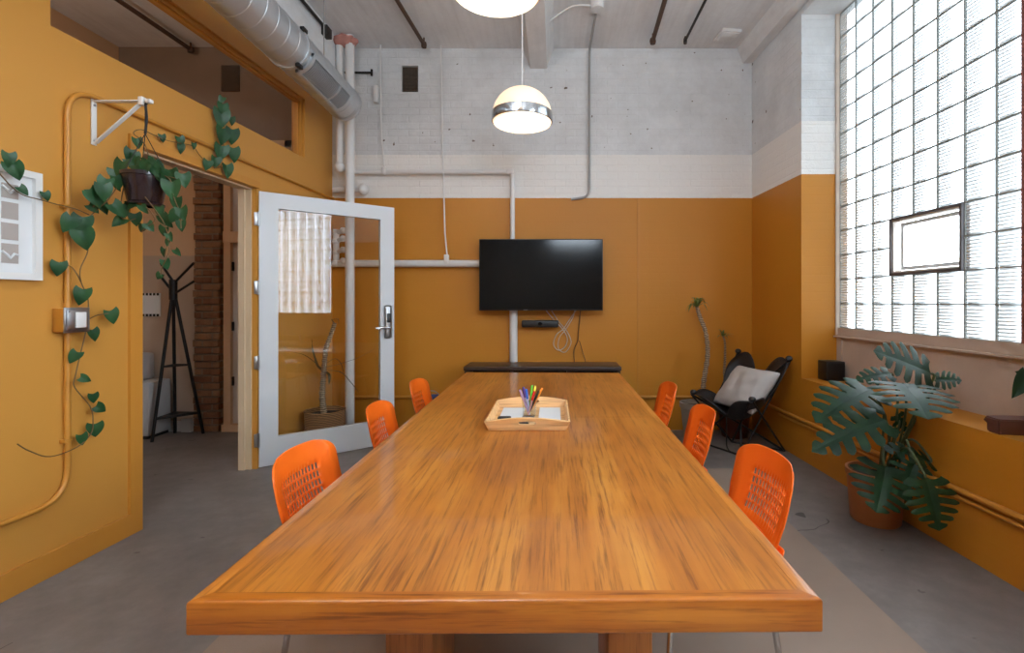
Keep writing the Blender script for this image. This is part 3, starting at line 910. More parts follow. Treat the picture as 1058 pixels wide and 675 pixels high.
for s in (-1, 1):
    a = [V((s * hw, -hd, .0005)), V((s * hw, hd, .0005)), V((s * (hw + fl), hd + fl, .041)), V((s * (hw + fl), -hd - fl, .041))]
    MB().add(a, [(0, 1, 2, 3)]).build('side_board', M['beech'], tr, smooth=False, solid=.008)
zt_ = TZ + .0100
def T(px, py):   # a spot on the tray's base
    y = F * (CAMZ - zt_) / (py - VY); return P(px, py, y)
solo(MB().bb(tx0 + .025, tx0 + .135, tcy - .10, tcy + .17, zt_, zt_ + .004), 'paper_pad', M['paper'], 'white paper pad in the tray beside the dark eraser', 'paper', smooth=False)
solo(MB().bb(tx1 - .125, tx1 - .02, tcy - .13, tcy + .17, zt_, zt_ + .005), 'paper_stack', M['paper'], 'white paper stack in the tray on the side of the window', 'paper', smooth=False)
c = T(523, 431)
solo(MB().box((c.x, ty0 + .12, zt_ + .004 + .009), (.062, .030, .018), None, .006, 3), 'whiteboard_eraser', M['black'], 'small dark eraser lying on the white pad in the tray', 'eraser')
solo(MB().box((P(545, 0, 2.2).x, ty0 + .125, zt_ + .009), (.058, .046, .018), None, .004, 2), 'card_box', plain('dark_grey_card', srgb(86, 84, 88), .5), 'small dark grey box in front of the pen cup', 'box')
solo(MB().box((P(541.5, 0, 2.2).x, ty0 + .02, zt_ + .010), (.05, .02, .02), None, .007, 3), 'marker_cap_case', M['black'], 'black case behind the grip hole of the tray', 'case')
cx, cy = P(547, 0, 2.36).x, 2.345
cup = MB().lathe([(.0, .002), (.030, .002), (.036, .085)], (cx, cy, zt_), 28)
solo(cup, 'pen_cup', M['cup'], 'clear plastic cup holding coloured markers in the tray', 'cup')
pens = [('purple', srgb(88, 54, 130), -.020, .010, -.22, .05, .135), ('white capped blue', srgb(50, 96, 190), -.006, -.010, -.12, -.12, .128),
        ('lilac', srgb(186, 150, 190), -.024, -.004, -.42, .02, .13), ('green', srgb(96, 190, 50), .006, .016, .10, .16, .14),
        ('yellow', srgb(232, 214, 60), .016, .012, .22, .10, .14), ('red', srgb(204, 28, 26), .004, -.012, .28, -.10, .12),
        ('black', srgb(26, 24, 24), .014, -.006, .48, -.06, .128), ('orange', srgb(236, 140, 40), .018, .004, .60, .06, .145), ('navy', srgb(36, 36, 90), -.014, .014, -.30, .2, .125)]
pal = []
for (nm, colr, ox, oy, ax, ay, L) in pens:
    mm = plain('marker_' + nm.replace(' ', '_'), colr, .35)
    d = V((math.sin(ax) * .95, math.sin(ay) * .9, 1)).normalized()
    b = V((cx, cy, zt_ + .008)) + V((ox * .35 - d.x * .024, oy * .5 - d.y * .024, 0))
    pn = thing('marker_pen', nm + ' marker pen leaning in the clear cup', 'marker', b, 0, 'markers in the clear cup')
    MB().tube([V((0, 0, 0)), d * (L * .66)], .0050, 10).build('barrel', plain('marker_body_' + nm.replace(' ', '_'), (colr[0] * .5 + .38, colr[1] * .5 + .36, colr[2] * .5 + .36, 1), .35) if nm in ('red', 'white capped blue', 'purple') else mm, pn)
    MB().tube([d * (L * .62), d * (L * .97), d * L], [.0062, .0058, .004], 10).build('cap', mm, pn)

# ------------------------------------------------------------------ television, video bar, cables, low bench
tvx0, tvx1 = P(495, 0, 4.68).x, P(623, 0, 4.68).x; tvz0, tvz1 = P(0, 321, 4.68).z, P(0, 247, 4.68).z
tv = thing('television', 'large black flat television mounted on the mustard back wall', 'television', ((tvx0 + tvx1) / 2, 4.70, tvz0))
w2, h2 = (tvx1 - tvx0) / 2, tvz1 - tvz0
MB().bb(-w2, w2, -.02, .035, 0, h2, .004).build('body', M['black'], tv)
MB().bb(-w2 + .009, w2 - .009, -.0225, -.0195, .014, h2 - .009).build('screen', M['screen'], tv, smooth=False)
MB().bb(.08 - .25, .08 - .21, -.023, -.019, .004, .009).build('maker_mark', M['chrome'], tv)
MB().bb(.0, .3, .035, YB - 4.70, .2, .5).build('wall_mount', M['black_metal'], tv)
x0, x1 = P(539, 0, 4.78).x, P(577, 0, 4.78).x; z0, z1 = P(0, 338.5, 4.78).z, P(0, 331, 4.78).z
vb = thing('video_bar', 'slim black video bar on the wall just below the television', 'camera', ((x0 + x1) / 2, 4.80, z0))
hw_ = (x1 - x0) / 2
MB().bb(-hw_, hw_, -.035, .04, 0, z1 - z0, .012, 3).build('housing', M['black'], vb)
MB().lathe([(.0, -.039), (.016, -.039), (.02, -.034)], (0, 0, (z1 - z0) / 2), 16, Matrix.Rotation(R(90), 3, 'X').inverted() @ Matrix.Identity(3)).build('lens', M['screen'], vb)
MB().bb(-.03, .03, .04, YB - 4.80, .0, .05).build('bracket', M['black_metal'], vb)
def cable(pts, r, mt, name, label, n=8):
    return solo(MB().tube(bez(pts, n), r, 6), name, mt, label, 'cable', 'cables under the television')
yc = YB - .012
def Q(px, py): return P(px, py, yc)
cable([Q(562, 318), Q(570, 328), Q(581, 340), Q(586, 349), Q(584, 358), Q(577, 362), Q(572, 356), Q(575, 346), Q(582, 340), Q(588, 331), Q(597, 318)], .0042, M['cable_w'], 'white_cable', 'outer white cable looped in a tangle under the television')
cable([Q(568, 318), Q(577, 332), Q(586, 343), Q(590, 354), Q(584, 364), Q(577, 360), Q(578, 349), Q(584, 341), Q(592, 328), Q(594, 318)], .0038, M['cable_w'], 'white_cable', 'inner white cable knotted below the television beside the video bar')
cable([Q(600, 318), Q(598, 338), Q(597, 352), Q(593, 362), Q(593.5, 376), Q(594, 405)], .0036, M['darkpipe'], 'black_cable', 'thin dark cable dropping from the television behind the bench')
cable([Q(598.5, 352), Q(602, 364), Q(605, 376), Q(606, 405)], .0032, M['darkpipe'], 'black_cable', 'short dark cable branching out towards the bench top')
bx0, bx1 = P(479, 0, 4.46).x, P(642, 0, 4.46).x
bn = thing('media_bench', 'long low dark wood media bench with open compartments against the back wall', 'bench', ((bx0 + bx1) / 2, 4.63, 0))
bw_ = (bx1 - bx0) / 2; bz = .69
MB().bb(-bw_, bw_, -.18, .19, bz - .035, bz, .003).build('top', M['walnut'], bn)
MB().bb(-bw_ + .01, bw_ - .01, -.17, .19, .17, .20, .002).build('bottom_board', M['walnut'], bn)
for x in (-bw_ + .02, -.31, .24, bw_ - .02):
    MB().bb(x - .012, x + .012, -.17, .19, .20, bz - .035).build('divider', M['walnut'], bn, smooth=False)
MB().bb(-bw_ + .03, bw_ - .03, .17, .185, .20, bz - .035).build('back_board', M['black'], bn, smooth=False)
for x in (-bw_ + .06, bw_ - .06):
    for y in (-.13, .15):
        MB().tube([(x, y, .17), (x, y, 0)], [.022, .016], 12).build('leg', M['black_metal'], bn)

# blue bin half hidden beside the far chair
b0 = P(447, 0, 4.45)
bi = thing('storage_bin', 'navy blue plastic bin half hidden between far orange chair and table', 'bin', (b0.x, 4.45, 0))
MB().lathe([(.0, 0), (.085, 0), (.105, .40), (.112, .41), (.108, .42), (.10, .40), (.082, .012), (0, .012)], (0, 0, 0), 24).build('body', M['blue'], bi)
MB().tube(bez([(-.105, 0, .39), (-.07, -.05, .46), (.03, -.06, .48), (.105, 0, .39)], 6), .004, 8).build('handle', M['steel'], bi)

# ------------------------------------------------------------------ pipes on the walls
def pipe(name, pts, r, mt, label, bend=.05, seg=12, cat='pipe', group=None):
    return solo(MB().tube(rounded(pts, bend) if len(pts) > 2 else pts, r, seg), name, mt, label, cat, group)
YP = 4.64
pxa, pxb = P(351, 0, YP).x, P(361.5, 0, YP).x
sp_ = thing('standing_pipe', 'thick white standing pipe passing behind the open door', 'pipe', (pxb, YP, 0))
MB().cyl((0, 0, 0), (0, 0, CEIL), .042, 18).build('pipe', M['white_pipe'], sp_)
MB().lathe([(.042, 0), (.05, .005), (.05, .045), (.042, .05)], (0, 0, 2.10), 18).build('coupling', M['white_pipe'], sp_)
zA = P(0, 173, YP).z
pa = thing('riser_pipe', 'thinner white riser pipe beside the thick standing pipe', 'pipe', (pxa, YP, zA))
MB().cyl((0, 0, -.02), (0, 0, CEIL - zA), .033, 16).build('pipe', M['white_pipe'], pa)
MB().ball((0, 0, 0), .048, 14).build('elbow', M['white_pipe'], pa)
ph = 4.805
xe = P(529.5, 0, ph).x
hp = thing('overhead_pipe', 'slim white pipe running level across the wall then down behind the television', 'pipe', (pxa, ph, zA))
MB().tube(rounded([(.02, YP - ph, .0), (.07, 0, 0), (xe - pxa, 0, 0), (xe - pxa, 0, tvz1 - .15 - zA)], .05), .024, 14).build('pipe', M['white_pipe'], hp)
MB().box((xe - pxa - .02, 0, 0), (.09, .06, .06), None, .02, 3).build('elbow', M['white_pipe'], hp)
MB().box((P(397, 0, ph).x - pxa, 0, 0.01), (.05, .058, .075), None, .018, 3).build('tee', M['white_pipe'], hp)
y2 = 4.815
lp = thing('drain_pipe', 'thick white pipe running down the wall from television to bench', 'pipe', (P(530.5, 0, y2).x, y2 + .01, bz))
MB().cyl((0, 0, .002), (0, 0, tvz0 - bz + .25), .040, 18).build('pipe', M['white_pipe'], lp)
z3 = P(0, 272.5, y2).z
xq = P(344, 0, y2).x
sp2 = thing('side_pipe', 'white pipe running level at mid height from the corner to the television', 'pipe', (xq, y2, z3))
MB().cyl((0, 0, 0), (tvx0 + .1 - xq, 0, 0), .036, 16).build('pipe', M['white_pipe'], sp2)
# cast fittings at its start
fit = MB()
for dz, r in ((.0, .045), (.11, .036), (.22, .042), (.30, .034)):
    fit.ball((.03, -.01, dz), r, 12, (1, .8, .8)); fit.cyl((.03, 0, dz), (.10, -.03, dz + .02), .022, 10); fit.ball((.115, -.035, dz + .025), .032, 10)
fit.cyl((.03, 0, -.02), (.03, 0, .34), .03, 12)
fit.build('valve_fittings', M['white_pipe'], sp2)
x4 = P(462, 0, y2).x
dc = thing('drop_cable', 'thin white cord hanging from ceiling to the small white box on the side pipe', 'cord', (x4, YB - .04, z3))
MB().tube([(P(456, 0, YB - .04).x - x4, -.02, CEIL - z3), (P(458, 0, YB - .04).x - x4, -.04, 1.2), (P(461, 0, YB - .04).x - x4, -.055, .3), (0, -.02, .08)], .0075, 8).build('cord', M['white_pipe'], dc)
MB().box((0, -.04, .045), (.045, .05, .085), None, .008).build('box', M['white_pipe'], dc)
x5 = P(394, 0, ph).x
pipe('ceiling_wire', [V((P(393, 0, ph).x, ph + .0, CEIL)), V((P(393.5, 0, ph).x, ph, 3.0)), V((P(397, 0, ph).x, ph, zA + .045))], .0075, M['white_pipe'], 'thin white cord dropping from the ceiling onto the overhead pipe', .2, 8, 'cord')
stub = thing('capped_pipe', 'short capped white pipe stub sticking out level near the corner', 'pipe', (P(345, 0, 4.76).x, 4.76, P(0, 196, 4.76).z))
MB().cyl((-.0, 0, 0), (.30, -.02, 0), .034, 14).build('pipe', M['white_pipe'], stub)
MB().ball((.30, -.02, 0), .058, 14, (.9, 1, 1)).build('cap', M['white_pipe'], stub)
# grey conduit down the wall from the ceiling box
x6 = P(609, 0, YB - .02).x
jb = thing('ceiling_conduit', 'grey conduit running along ceiling from round box then down the back wall', 'conduit', (x6, YB - .02, CEIL))
yb0 = 2.52 * F / (312 - 6); xb0 = (617 - VX) * yb0 / F
MB().tube(rounded([(xb0 - x6, yb0 - YB, -.03), (0, -.03, -.03), (0, 0, -.10), (0, 0, P(0, 206, YB).z + .02 - CEIL), (P(590, 0, YB).x - x6, .0, P(0, 206.5, YB).z - CEIL)], .08), .012, 10).build('pipe', M['greypipe'], jb)
MB().cyl((xb0 - x6, yb0 - YB, 0), (xb0 - x6, yb0 - YB, -.075), .058, 18).build('junction_box', M['beam_grey'], jb)
MB().tube(bez([(xb0 - x6 - .05, yb0 - YB, -.04), (xb0 - x6 - .22, yb0 - YB + .05, -.02), (-.40, -.62, -.10), (-.47, -.62, -.16), (-.60, -.62, -.10)], 8), .008, 8).build('cord', M['white_pipe'], jb)
# sprinkler pipes and hanging rods on the ceiling
def sprinkler(px, py, px0, r, mt, label, drop=True, z=3.775):
    y1 = (z - CAMZ) * F / (VY - py); x1 = (px - VX) * y1 / F
    y0 = YF + .2
    yk = (z - CAMZ) * F / VY; xk = (px0 - VX) * yk / F
    x0 = x1 + (xk - x1) * (y1 - y0) / (y1 - yk)
    o = thing('sprinkler_pipe', label, 'pipe', (x1, y1, z))
    MB().tube([(0, 0, 0), (x0 - x1, y0 - y1, 0)], r, 10).build('pipe', mt, o)
    if drop:
        MB().lathe([(0, -.03), (r * 1.3, -.03), (r * 1.5, -.005), (r * 1.3, .02), (.008, .03), (.008, CEIL - z)], (0, .0, 0), 12).build('end_cap', mt, o)
    for t in (.12, .3, .5):
        p = V(((x0 - x1) * t, (y0 - y1) * t, 0))
        MB().bb(p.x - .008, p.x + .008, p.y - .012, p.y + .012, 0, CEIL - z).build('hanger', mt, o)
    return o
sprinkler(438, 46, 410, .018, M['rust'], 'rusty brown sprinkler pipe under the ceiling between duct and front pendant')
sprinkler(674.5, 42, 687, .020, M['rust'], 'rusty brown sprinkler pipe under the ceiling between conduit and dark rod')
sprinkler(197, 51, 122, .02, M['rust'], 'rusty pipe under the ceiling of the next room behind the transom')
q_ = P(238, 81, HY - .01)
solo(MB().bb(q_.x - .09, q_.x + .09, HY - .016, HY - .001, q_.z - .13, q_.z + .13, .004), 'hall_vent', M['backvent'], 'dark vent patch high in the next room seen through the transom', 'vent')
sprinkler(708, 42, 729, .012, M['darkpipe'], 'thin dark rod under the ceiling nearest the small square hatch', True, 3.80)
a_z = 3.80
o = thing('beam_rail', 'dark iron rail running along the top of the white beam above the duct', 'rail', (-2.075, 4.40, a_z - .03))
MB().tube([(0, 0, 0), (0, -4.2, 0)], .014, 8).build('rail', M['darkpipe'], o)
MB().bb(-.025, .03, -.05, .05, -.07, .018, .006).build('clamp', M['darkpipe'], o)
pk = thing('pipe_sealant', 'pink fire foam packed round the pipes where they enter the ceiling', 'sealant', ((pxa + pxb) / 2, YP, CEIL - .05))
bmf = bmesh.new(); bmesh.ops.create_icosphere(bmf, subdivisions=3, radius=1)
for v in bmf.verts:
    k = 1 + .16 * math.sin(9 * v.co.x + 2) * math.cos(8 * v.co.y + 7 * v.co.z)
    v.co = V((v.co.x * .115 * k, v.co.y * .075 * k, v.co.z * .055 * k))
MB().frombm(bmf).build('foam', M['pinkfoam'], pk)
hx, hy = P(751, 38, 4.62).x, 4.60
solo(MB().box((hx, hy, CEIL - .015), (.19, .19, .03), Matrix.Rotation(R(8), 3, 'Z'), .006).box((hx, hy, CEIL - .032), (.15, .15, .012), Matrix.Rotation(R(8), 3, 'Z'), .004), 'ceiling_hatch', M['beam_grey'], 'small square plate on the ceiling in the window corner', 'hatch')
bb_ = P(389, 98, YB - .03)
solo(MB().box((bb_.x, YB - .032, bb_.z), (.045, .06, .17), None, .008), 'wall_box', M['white_pipe'], 'small white box fixed high on the brick between pipes and vent', 'box')
rd = P(384, 75, YB - .03)
o = thing('wall_rod', 'short dark iron rod on the brick between the white pipes and the vent', 'rod', (P(345, 0, YB).x, YB - .03, rd.z))
L_ = rd.x - P(345, 0, YB).x
MB().tube([(0, 0, 0), (L_, 0, 0)], .011, 8).tube([(L_, 0, -.03), (L_, 0, .03)], .012, 8).build('rod', M['darkpipe'], o)
MB().tube([(L_ * .5, 0, 0), (L_ * .5, .03, 0)], .009, 8).tube([(L_ - .01, 0, 0), (L_ - .01, .03, 0)], .009, 8).build('bracket', M['darkpipe'], o)

# ------------------------------------------------------------------ spiral duct
DYE = 4.42; dr_ = .150
def dax(y): return V((P(359.3, 0, 4.49).x - .026 * (y - 4.49), y, P(0, 110.3, 4.49).z))
E = dax(DYE)
du = thing('air_duct', 'round galvanised spiral duct hanging along the top of the partition', 'duct', E)
yn = YF + .05
prof = []
m = MB(); seg = 48
def ringpts(y, r): 
    c = dax(y) - E
    return [c + V((r * math.cos(2 * PI * k / seg), 0, r * math.sin(2 * PI * k / seg))) for k in range(seg)]
# spiral body : rings with a raised seam every 13 cm, slanted like a helix
vs = []; stations = []
y = DYE - .035; 
while y > yn:
    stations.append((y, dr_)); y -= .13
rings_ = []
for (yy, r) in stations:
    for dy, rr in ((0, r), (-.004, r + .003), (-.010, r + .003), (-.014, r)):
        rings_.append((yy + dy, rr))
def slring(y, r):
    out = []
    for k in range(seg):
        a = 2 * PI * k / seg
        yy = y - .06 * (a / (2 * PI) if False else (math.cos(a) * .5))
        c = dax(yy) - E
        out.append(c + V((r * math.cos(a), 0, r * math.sin(a))))
    return out
allr = [ringpts(DYE, dr_)] + [slring(y, r) for (y, r) in rings_]
vs = [p for rg_ in allr for p in rg_]; fs = []
for i in range(len(allr) - 1):
    for k in range(seg):
        k2 = (k + 1) % seg
        fs.append((i * seg + k, i * seg + k2, (i + 1) * seg + k2, (i + 1) * seg + k))
m.add(vs, fs); m.build('duct_body', M['galv'], du, angle=14)
m = MB()
prof = [(dr_ + .003, .05), (dr_ + .006, .045), (dr_ + .006, .0), (dr_ - .01, -.02), (dr_ - .05, -.032), (0, -.036)]
m.lathe([(r, z) for r, z in prof], (0, 0, 0), 36, Matrix.Rotation(R(90), 3, 'X'))
m.build('end_cap', M['galv'], du)
ybk = 3.42
rc = MB()
for (ya, yb) in ((ybk, ybk + .022),):
    c0, c1 = dax(ya) - E, dax(yb) - E
    rc.tube([c0, c1], dr_ + .008, 36)
rc.build('collar', M['galv'], du)
# register : curved frame with upright fins
def onduct(y, ang, r): return dax(y) - E + V((r * math.cos(ang), 0, r * math.sin(ang)))
g0, g1, a0, a1 = 3.47, 4.16, R(-78), R(-10)
reg = MB()
def patch(mb, ya, yb, aa, ab, r0, r1, n=8):
    vs = []; fs = []
    for k in range(n + 1):
        a = aa + (ab - aa) * k / n
        vs += [onduct(ya, a, r0), onduct(yb, a, r0), onduct(yb, a, r1), onduct(ya, a, r1)]
    for k in range(n):
        b = 4 * k
        fs += [(b, b + 4, b + 5, b + 1), (b + 1, b + 5, b + 6, b + 2), (b + 2, b + 6, b + 7, b + 3), (b + 3, b + 7, b + 4, b)]
    fs += [(0, 1, 2, 3), (4 * n, 4 * n + 3, 4 * n + 2, 4 * n + 1)]
    mb.add(vs, fs)
rr0, rr1 = dr_ + .002, dr_ + .022
patch(reg, g0, g1, a0, a0 + .13, rr0, rr1, 2); patch(reg, g0, g1, a1 - .13, a1, rr0, rr1, 2)
patch(reg, g0, g0 + .03, a0, a1, rr0, rr1); patch(reg, g1 - .03, g1, a0, a1, rr0, rr1)
patch(reg, (g0 + g1) / 2 + .12, (g0 + g1) / 2 + .14, a0, a1, rr0, rr1)
rg_ = reg.build('register', M['galv'], du)
fin = MB()
for k in range(30):
    y = g0 + .04 + k * (g1 - g0 - .08) / 29
    patch(fin, y, y + .006, a0 + .12, a1 - .12, dr_ + .004, dr_ + .016, 6)
fin.build('fins', M['galv'], rg_, smooth=False)
bk = MB(); patch(bk, g0 + .02, g1 - .02, a0 + .05, a1 - .05, dr_ + .001, dr_ + .0035, 8); bk.build('dark_backing', M['black'], rg_)  # black sheet behind the fins stands in for the shade inside
sc = MB()
c = dax(ybk - .01) - E
sc.box(onduct(ybk + .01, R(45), dr_ + .012), (.03, .06, .03), None, .005); sc.box(onduct(ybk + .01, R(-60), dr_ + .012), (.03, .06, .03), None, .005)
sc.build('strap_clamp', M['black_metal'], du)
for y in (4.0, 2.2, .4):
    c = dax(y) - E
    MB().cyl(c + V((0, 0, dr_)), c + V((0, 0, PT - E.z if c.x + E.x < -2.1 else CEIL - E.z)), .005, 8).build('hanger_rod', M['greypipe'], du)

# ------------------------------------------------------------------ pendants
def pendant(label, px, y, zrim, r=.205):
    x = P(px, 0, y).x
    o = thing('pendant_lamp', label, 'lamp', (x, y, zrim), 0, 'dome pendants over the table')
    prof = []
    for k in range(13):
        a = R(8 + 82 * k / 12)
        prof.append((r * .985 * math.cos(PI / 2 - a) if False else r * .985 * math.sin(a), .055 + r * .92 * math.cos(a)))
    MB().lathe([(.0, .055 + r * .92)] + prof + [(r * .96, .052)], (0, 0, 0), 40).build('dome', M['shade'], o, solid=.003)
    MB().lathe([(r * .985, .010), (r * 1.012, .012), (r * 1.02, .03), (r * 1.012, .072), (r * .99, .074)], (0, 0, 0), 48).build('chrome_band', M['chrome'], o)
    MB().lathe([(r * .94, .002), (r * .95, .0), (r * .98, .012), (r * .93, .012), (r * .80, .05), (r * .5, .085), (r * .12, .10), (0, .10)], (0, 0, 0), 40).build('reflector', M['shade_in'], o)
    MB().ball((0, 0, .052), .045, 18, (1, 1, .9)).build('bulb', M['bulb'], o)
    MB().cyl((0, 0, .055 + r * .92), (0, 0, CEIL - zrim), .004, 8).build('cord', M['white_matte'], o)
    MB().lathe([(0, 0), (.02, .0), (.016, .012), (.006, .02)], (0, 0, .055 + r * .92), 20).build('cap', M['shade'], o)
    return o
pendant('dome pendant lamp hanging nearer the back wall with its chrome band in view', 539.5, 3.33, 2.515)
pendant('dome pendant lamp hanging nearest, cut off by the top of the photo', 512, 2.13, 2.655)

# ------------------------------------------------------------------ leaves
def heart(mb, base, tip, nrm, L, W, droop=.22, fold=.18):
    tip = V(tip).normalized(); nrm = V(nrm); nrm = (nrm - tip * nrm.dot(tip)).normalized(); side = tip.cross(nrm)
    us = [-1, -.72, -.36, 0, .36, .72, 1]; n = 9
    def fn(i, j):
        u = us[i]; t = j / (n - 1)
        w = W * .5 * (math.sin(PI * min(1, (t * .86 + .14)) ** .62)) ** .9 if t < 1 else 0
        a = t - .20 * abs(u) ** 1.4 * (1 - t) ** 2.5 + .04 * (1 - abs(u)) * 0
        return V(base) + tip * (L * a) + side * (u * w) + nrm * (fold * w * abs(u) - droop * L * t * t)
    mb.grid(fn, len(us), n)

def split_leaf(mb, base, tip, nrm, W, droop=.25, nf=6, fold=.16):
    """big cut leaf : heart outline, slits between the side lobes"""
    base = V(base); ax = V(tip) - base; L = ax.length; ax.normalize()
    nrm = V(nrm); nrm = (nrm - ax * nrm.dot(ax)).normalized(); side = ax.cross(nrm)
    sub = 4; rows = nf * sub + 1; nu = 9
    def outline(t):
        return (W / 2) * max(0.0, math.sin(PI * (min(1, t * .88 + .12)) ** .72)) ** .75
    for sgn in (-1, 1):
        def fn(i, j):
            u = i / (nu - 1); f, s_ = divmod(j, sub)
            t = j / (rows - 1)
            g = max(0, u - .30) / .70                       # lobes draw apart towards the margin
            if s_ == 0 and 0 < j < rows - 1: tt = t - .0 * g
            elif s_ == sub - 1: tt = t - .55 / rows * g
            elif s_ == 1: tt = t + .25 / rows * g
            else: tt = t
            w = outline(min(tt, 1)) * (1 - .16 * g * (1 if s_ in (0, sub - 1) else 0))
            a = tt + .30 * u * (1 - tt) * .9 - .30 * u ** 1.5 * (1 - tt) ** 3
            ang = -droop * L * (a * a) - .30 * w * u * u * .6 + fold * w * u
            return base + ax * (L * a) + side * (sgn * u * w) + nrm * ang
        mb.grid(fn, nu, rows, lambda i, j: i >= 2 and (j % sub) == sub - 1 and j < rows - 2)

# ------------------------------------------------------------------ hanging pothos with its bracket
by = 2.477
bx = xl(by)
bk_ = thing('shelf_bracket', 'white metal triangular bracket screwed to the mustard partition holding the hanging plant', 'bracket', (bx, by, P(0, 150, by).z))
bh = P(0, 103, by).z - P(0, 150, by).z; bl = P(147, 0, by).x - bx
MB().bb(.001, .008, -.014, .014, -.0, bh, .002).build('wall_plate', M['white_matte'], bk_)
MB().bb(.001, bl, -.014, .014, bh - .012, bh - .006, .001).build('arm', M['white_matte'], bk_)
MB().box(((bl - .0) / 2 + .004, 0, bh / 2 - .004), (math.hypot(bl - .02, bh - .03), .022, .007), Matrix.Rotation(-math.atan2(bh - .03, bl - .02), 3, 'Y'), .001).build('brace', M['white_matte'], bk_)
MB().bb(bl - .012, bl + .012, -.016, .016, bh - .03, bh + .012, .004).bb(bl + .02, bl + .05, -.014, .014, bh - .02, bh + .002, .006).build('end_clip', M['white_matte'], bk_)
MB().cyl((.008, 0, bh - .03), (.012, 0, bh - .03), .006, 10).cyl((.008, 0, .02), (.012, 0, .02), .006, 10).build('screw', M['steel'], bk_)
pc = P(150, 182, by)
pb = P(150, 210, by).z; pz = P(150, 180, by).z
px_ = pc.x
po = thing('hanging_pothos', 'trailing green pothos in a dark plum pot hanging from the white bracket', 'plant', (px_, by, pb))
ph_ = pz - pb; pr = .098
MB().lathe([(0, 0), (pr * .70, 0), (pr * .74, .006), (pr * .97, ph_ - .02), (pr * 1.03, ph_ - .018), (pr * 1.03, ph_), (pr * .94, ph_), (pr * .9, ph_ - .03), (0, ph_ - .03)], (0, 0, 0), 36).build('pot', M['plum_pot'], po)
MB().lathe([(pr * .5, -.018), (pr * .82, -.012), (pr * .84, -.004), (pr * .6, 0.0)], (0, 0, 0), 30).build('saucer', M['plum_pot'], po)
MB().lathe([(0, ph_ - .022), (pr * .6, ph_ - .02), (pr * .92, ph_ - .03)], (0, 0, 0), 24).build('soil', M['soil'], po)
topz = P(0, 106, by).z - pb
tx = bx + bl + .015 - px_
k = MB()
for an in (20, 140, 260):
    e = V((pr * math.cos(R(an)), pr * math.sin(R(an)), ph_ - .004))
    k.tube([e, V((tx * .9, 0, topz - .16)), V((tx, 0, topz - .05))], .0022, 6)
k.tube(bez([(tx, 0, topz - .16), (tx + .004, .004, topz - .08), (tx + .003, 0, topz - .012), (tx + .02, 0, topz + .005)], 6), [.006] * 19, 8)
k.build('hanger', M['black_metal'], po)
O = V((px_, by, pb))
stems = MB(); fol = MB()
def W_(px, py, d): return PL(px, py, d) - O
def FR(px, py, y): return P(px, py, y) - O
rim_l = V((-pr * .8, -.02, ph_)); rim_r = V((pr * .85, -.03, ph_)); rim_f = V((.0, -pr * .9, ph_))
def vine(pts): stems.tube(bez(pts, 5), .0026, 6)
# long vine that falls down the partition and curls towards the picture
vine([rim_l, W_(112, 206, .17), W_(100, 217, .12), W_(88, 232, .09), W_(91, 258, .08), W_(83, 278, .07), W_(84, 292, .06), W_(91, 310, .06), W_(90, 335, .06), W_(84, 362, .055), W_(78, 388, .055), W_(77, 400, .05), W_(93, 420, .05), W_(96, 434, .05), W_(94, 448, .05), W_(80, 462, .05), W_(52, 472, .06), W_(30, 466, .08), W_(18, 459, .09)])
vine([W_(84, 292, .06), W_(75, 277, .05), W_(62, 271, .04)])
vine([W_(90, 331, .06), W_(100, 326, .06), W_(112, 324, .06)])
vine([W_(92, 222, .10), W_(78, 216, .06), W_(58, 211, .05), W_(40, 206, .05), W_(25, 202, .06), W_(12, 193, .07), W_(0, 180, .08), W_(-12, 168, .10)])
vine([rim_l, W_(112, 195, .18), W_(104, 205, .15), W_(96, 214, .12)])
# short cluster over the left rim
vine([rim_l, W_(110, 190, .2), W_(108, 196, .2)])
vine([rim_l, W_(124, 218, .18), W_(130, 228, .17), W_(140, 226, .17)])
# vine along the door head and up over the transom
up0 = V((.02, .02, ph_))
vine([up0, W_(150, 150, .16), W_(138, 138, .05), W_(146, 134, .04), W_(160, 140, .03), W_(172, 145, .03), W_(186, 148, .03), W_(199, 151, .03), W_(206, 160, .03), W_(216, 170, .03), W_(228, 172, .035), W_(231, 150, .04), W_(232, 130, .045), W_(230, 112, .05), W_(229, 104, .055)])
vine([W_(231, 160, .04), W_(236, 156, .04), W_(241, 158, .04)]); vine([W_(231, 138, .045), W_(236, 132, .045), W_(240, 136, .045)])
# vines that hang off the room side of the pot
vine([rim_r, FR(176, 186, 2.45), FR(180, 205, 2.44), FR(186, 220, 2.44), FR(187, 236, 2.44)])
vine([rim_r, FR(186, 186, 2.47), FR(189, 188, 2.47)])
vine([V((.05, -.06, .02)), FR(168, 228, 2.43), FR(174, 246, 2.43), FR(174, 262, 2.43), FR(168, 275, 2.43), FR(166, 284, 2.43)])
vine([V((.02, -.05, -.0)), FR(160, 226, 2.42), FR(150, 236, 2.42), FR(146, 240, 2.42)])
stems.build('vines', M['vine'], po)
rl = random.Random(11)
def wl(px, py, d, s, ang=0, tilt=.25):
    """leaf lying near the partition, size in pixels, tip turned ang degrees from straight down"""
    b = W_(px, py - s * .4, d); y = (b + O).y
    L = s * y / F * .86
    tip = (V((0, 0, -1)) * math.cos(R(ang)) + (LD * .55 + V((.35, 0, 0))) * math.sin(R(ang)))
    n = LN * 1.0 + V((0, -.6, tilt)) + V((rl.uniform(-.2, .2), rl.uniform(-.25, .25), rl.uniform(-.1, .3)))
    heart(fol, b, tip, n, L, L * rl.uniform(.82, .98), .25, rl.uniform(.1, .35))
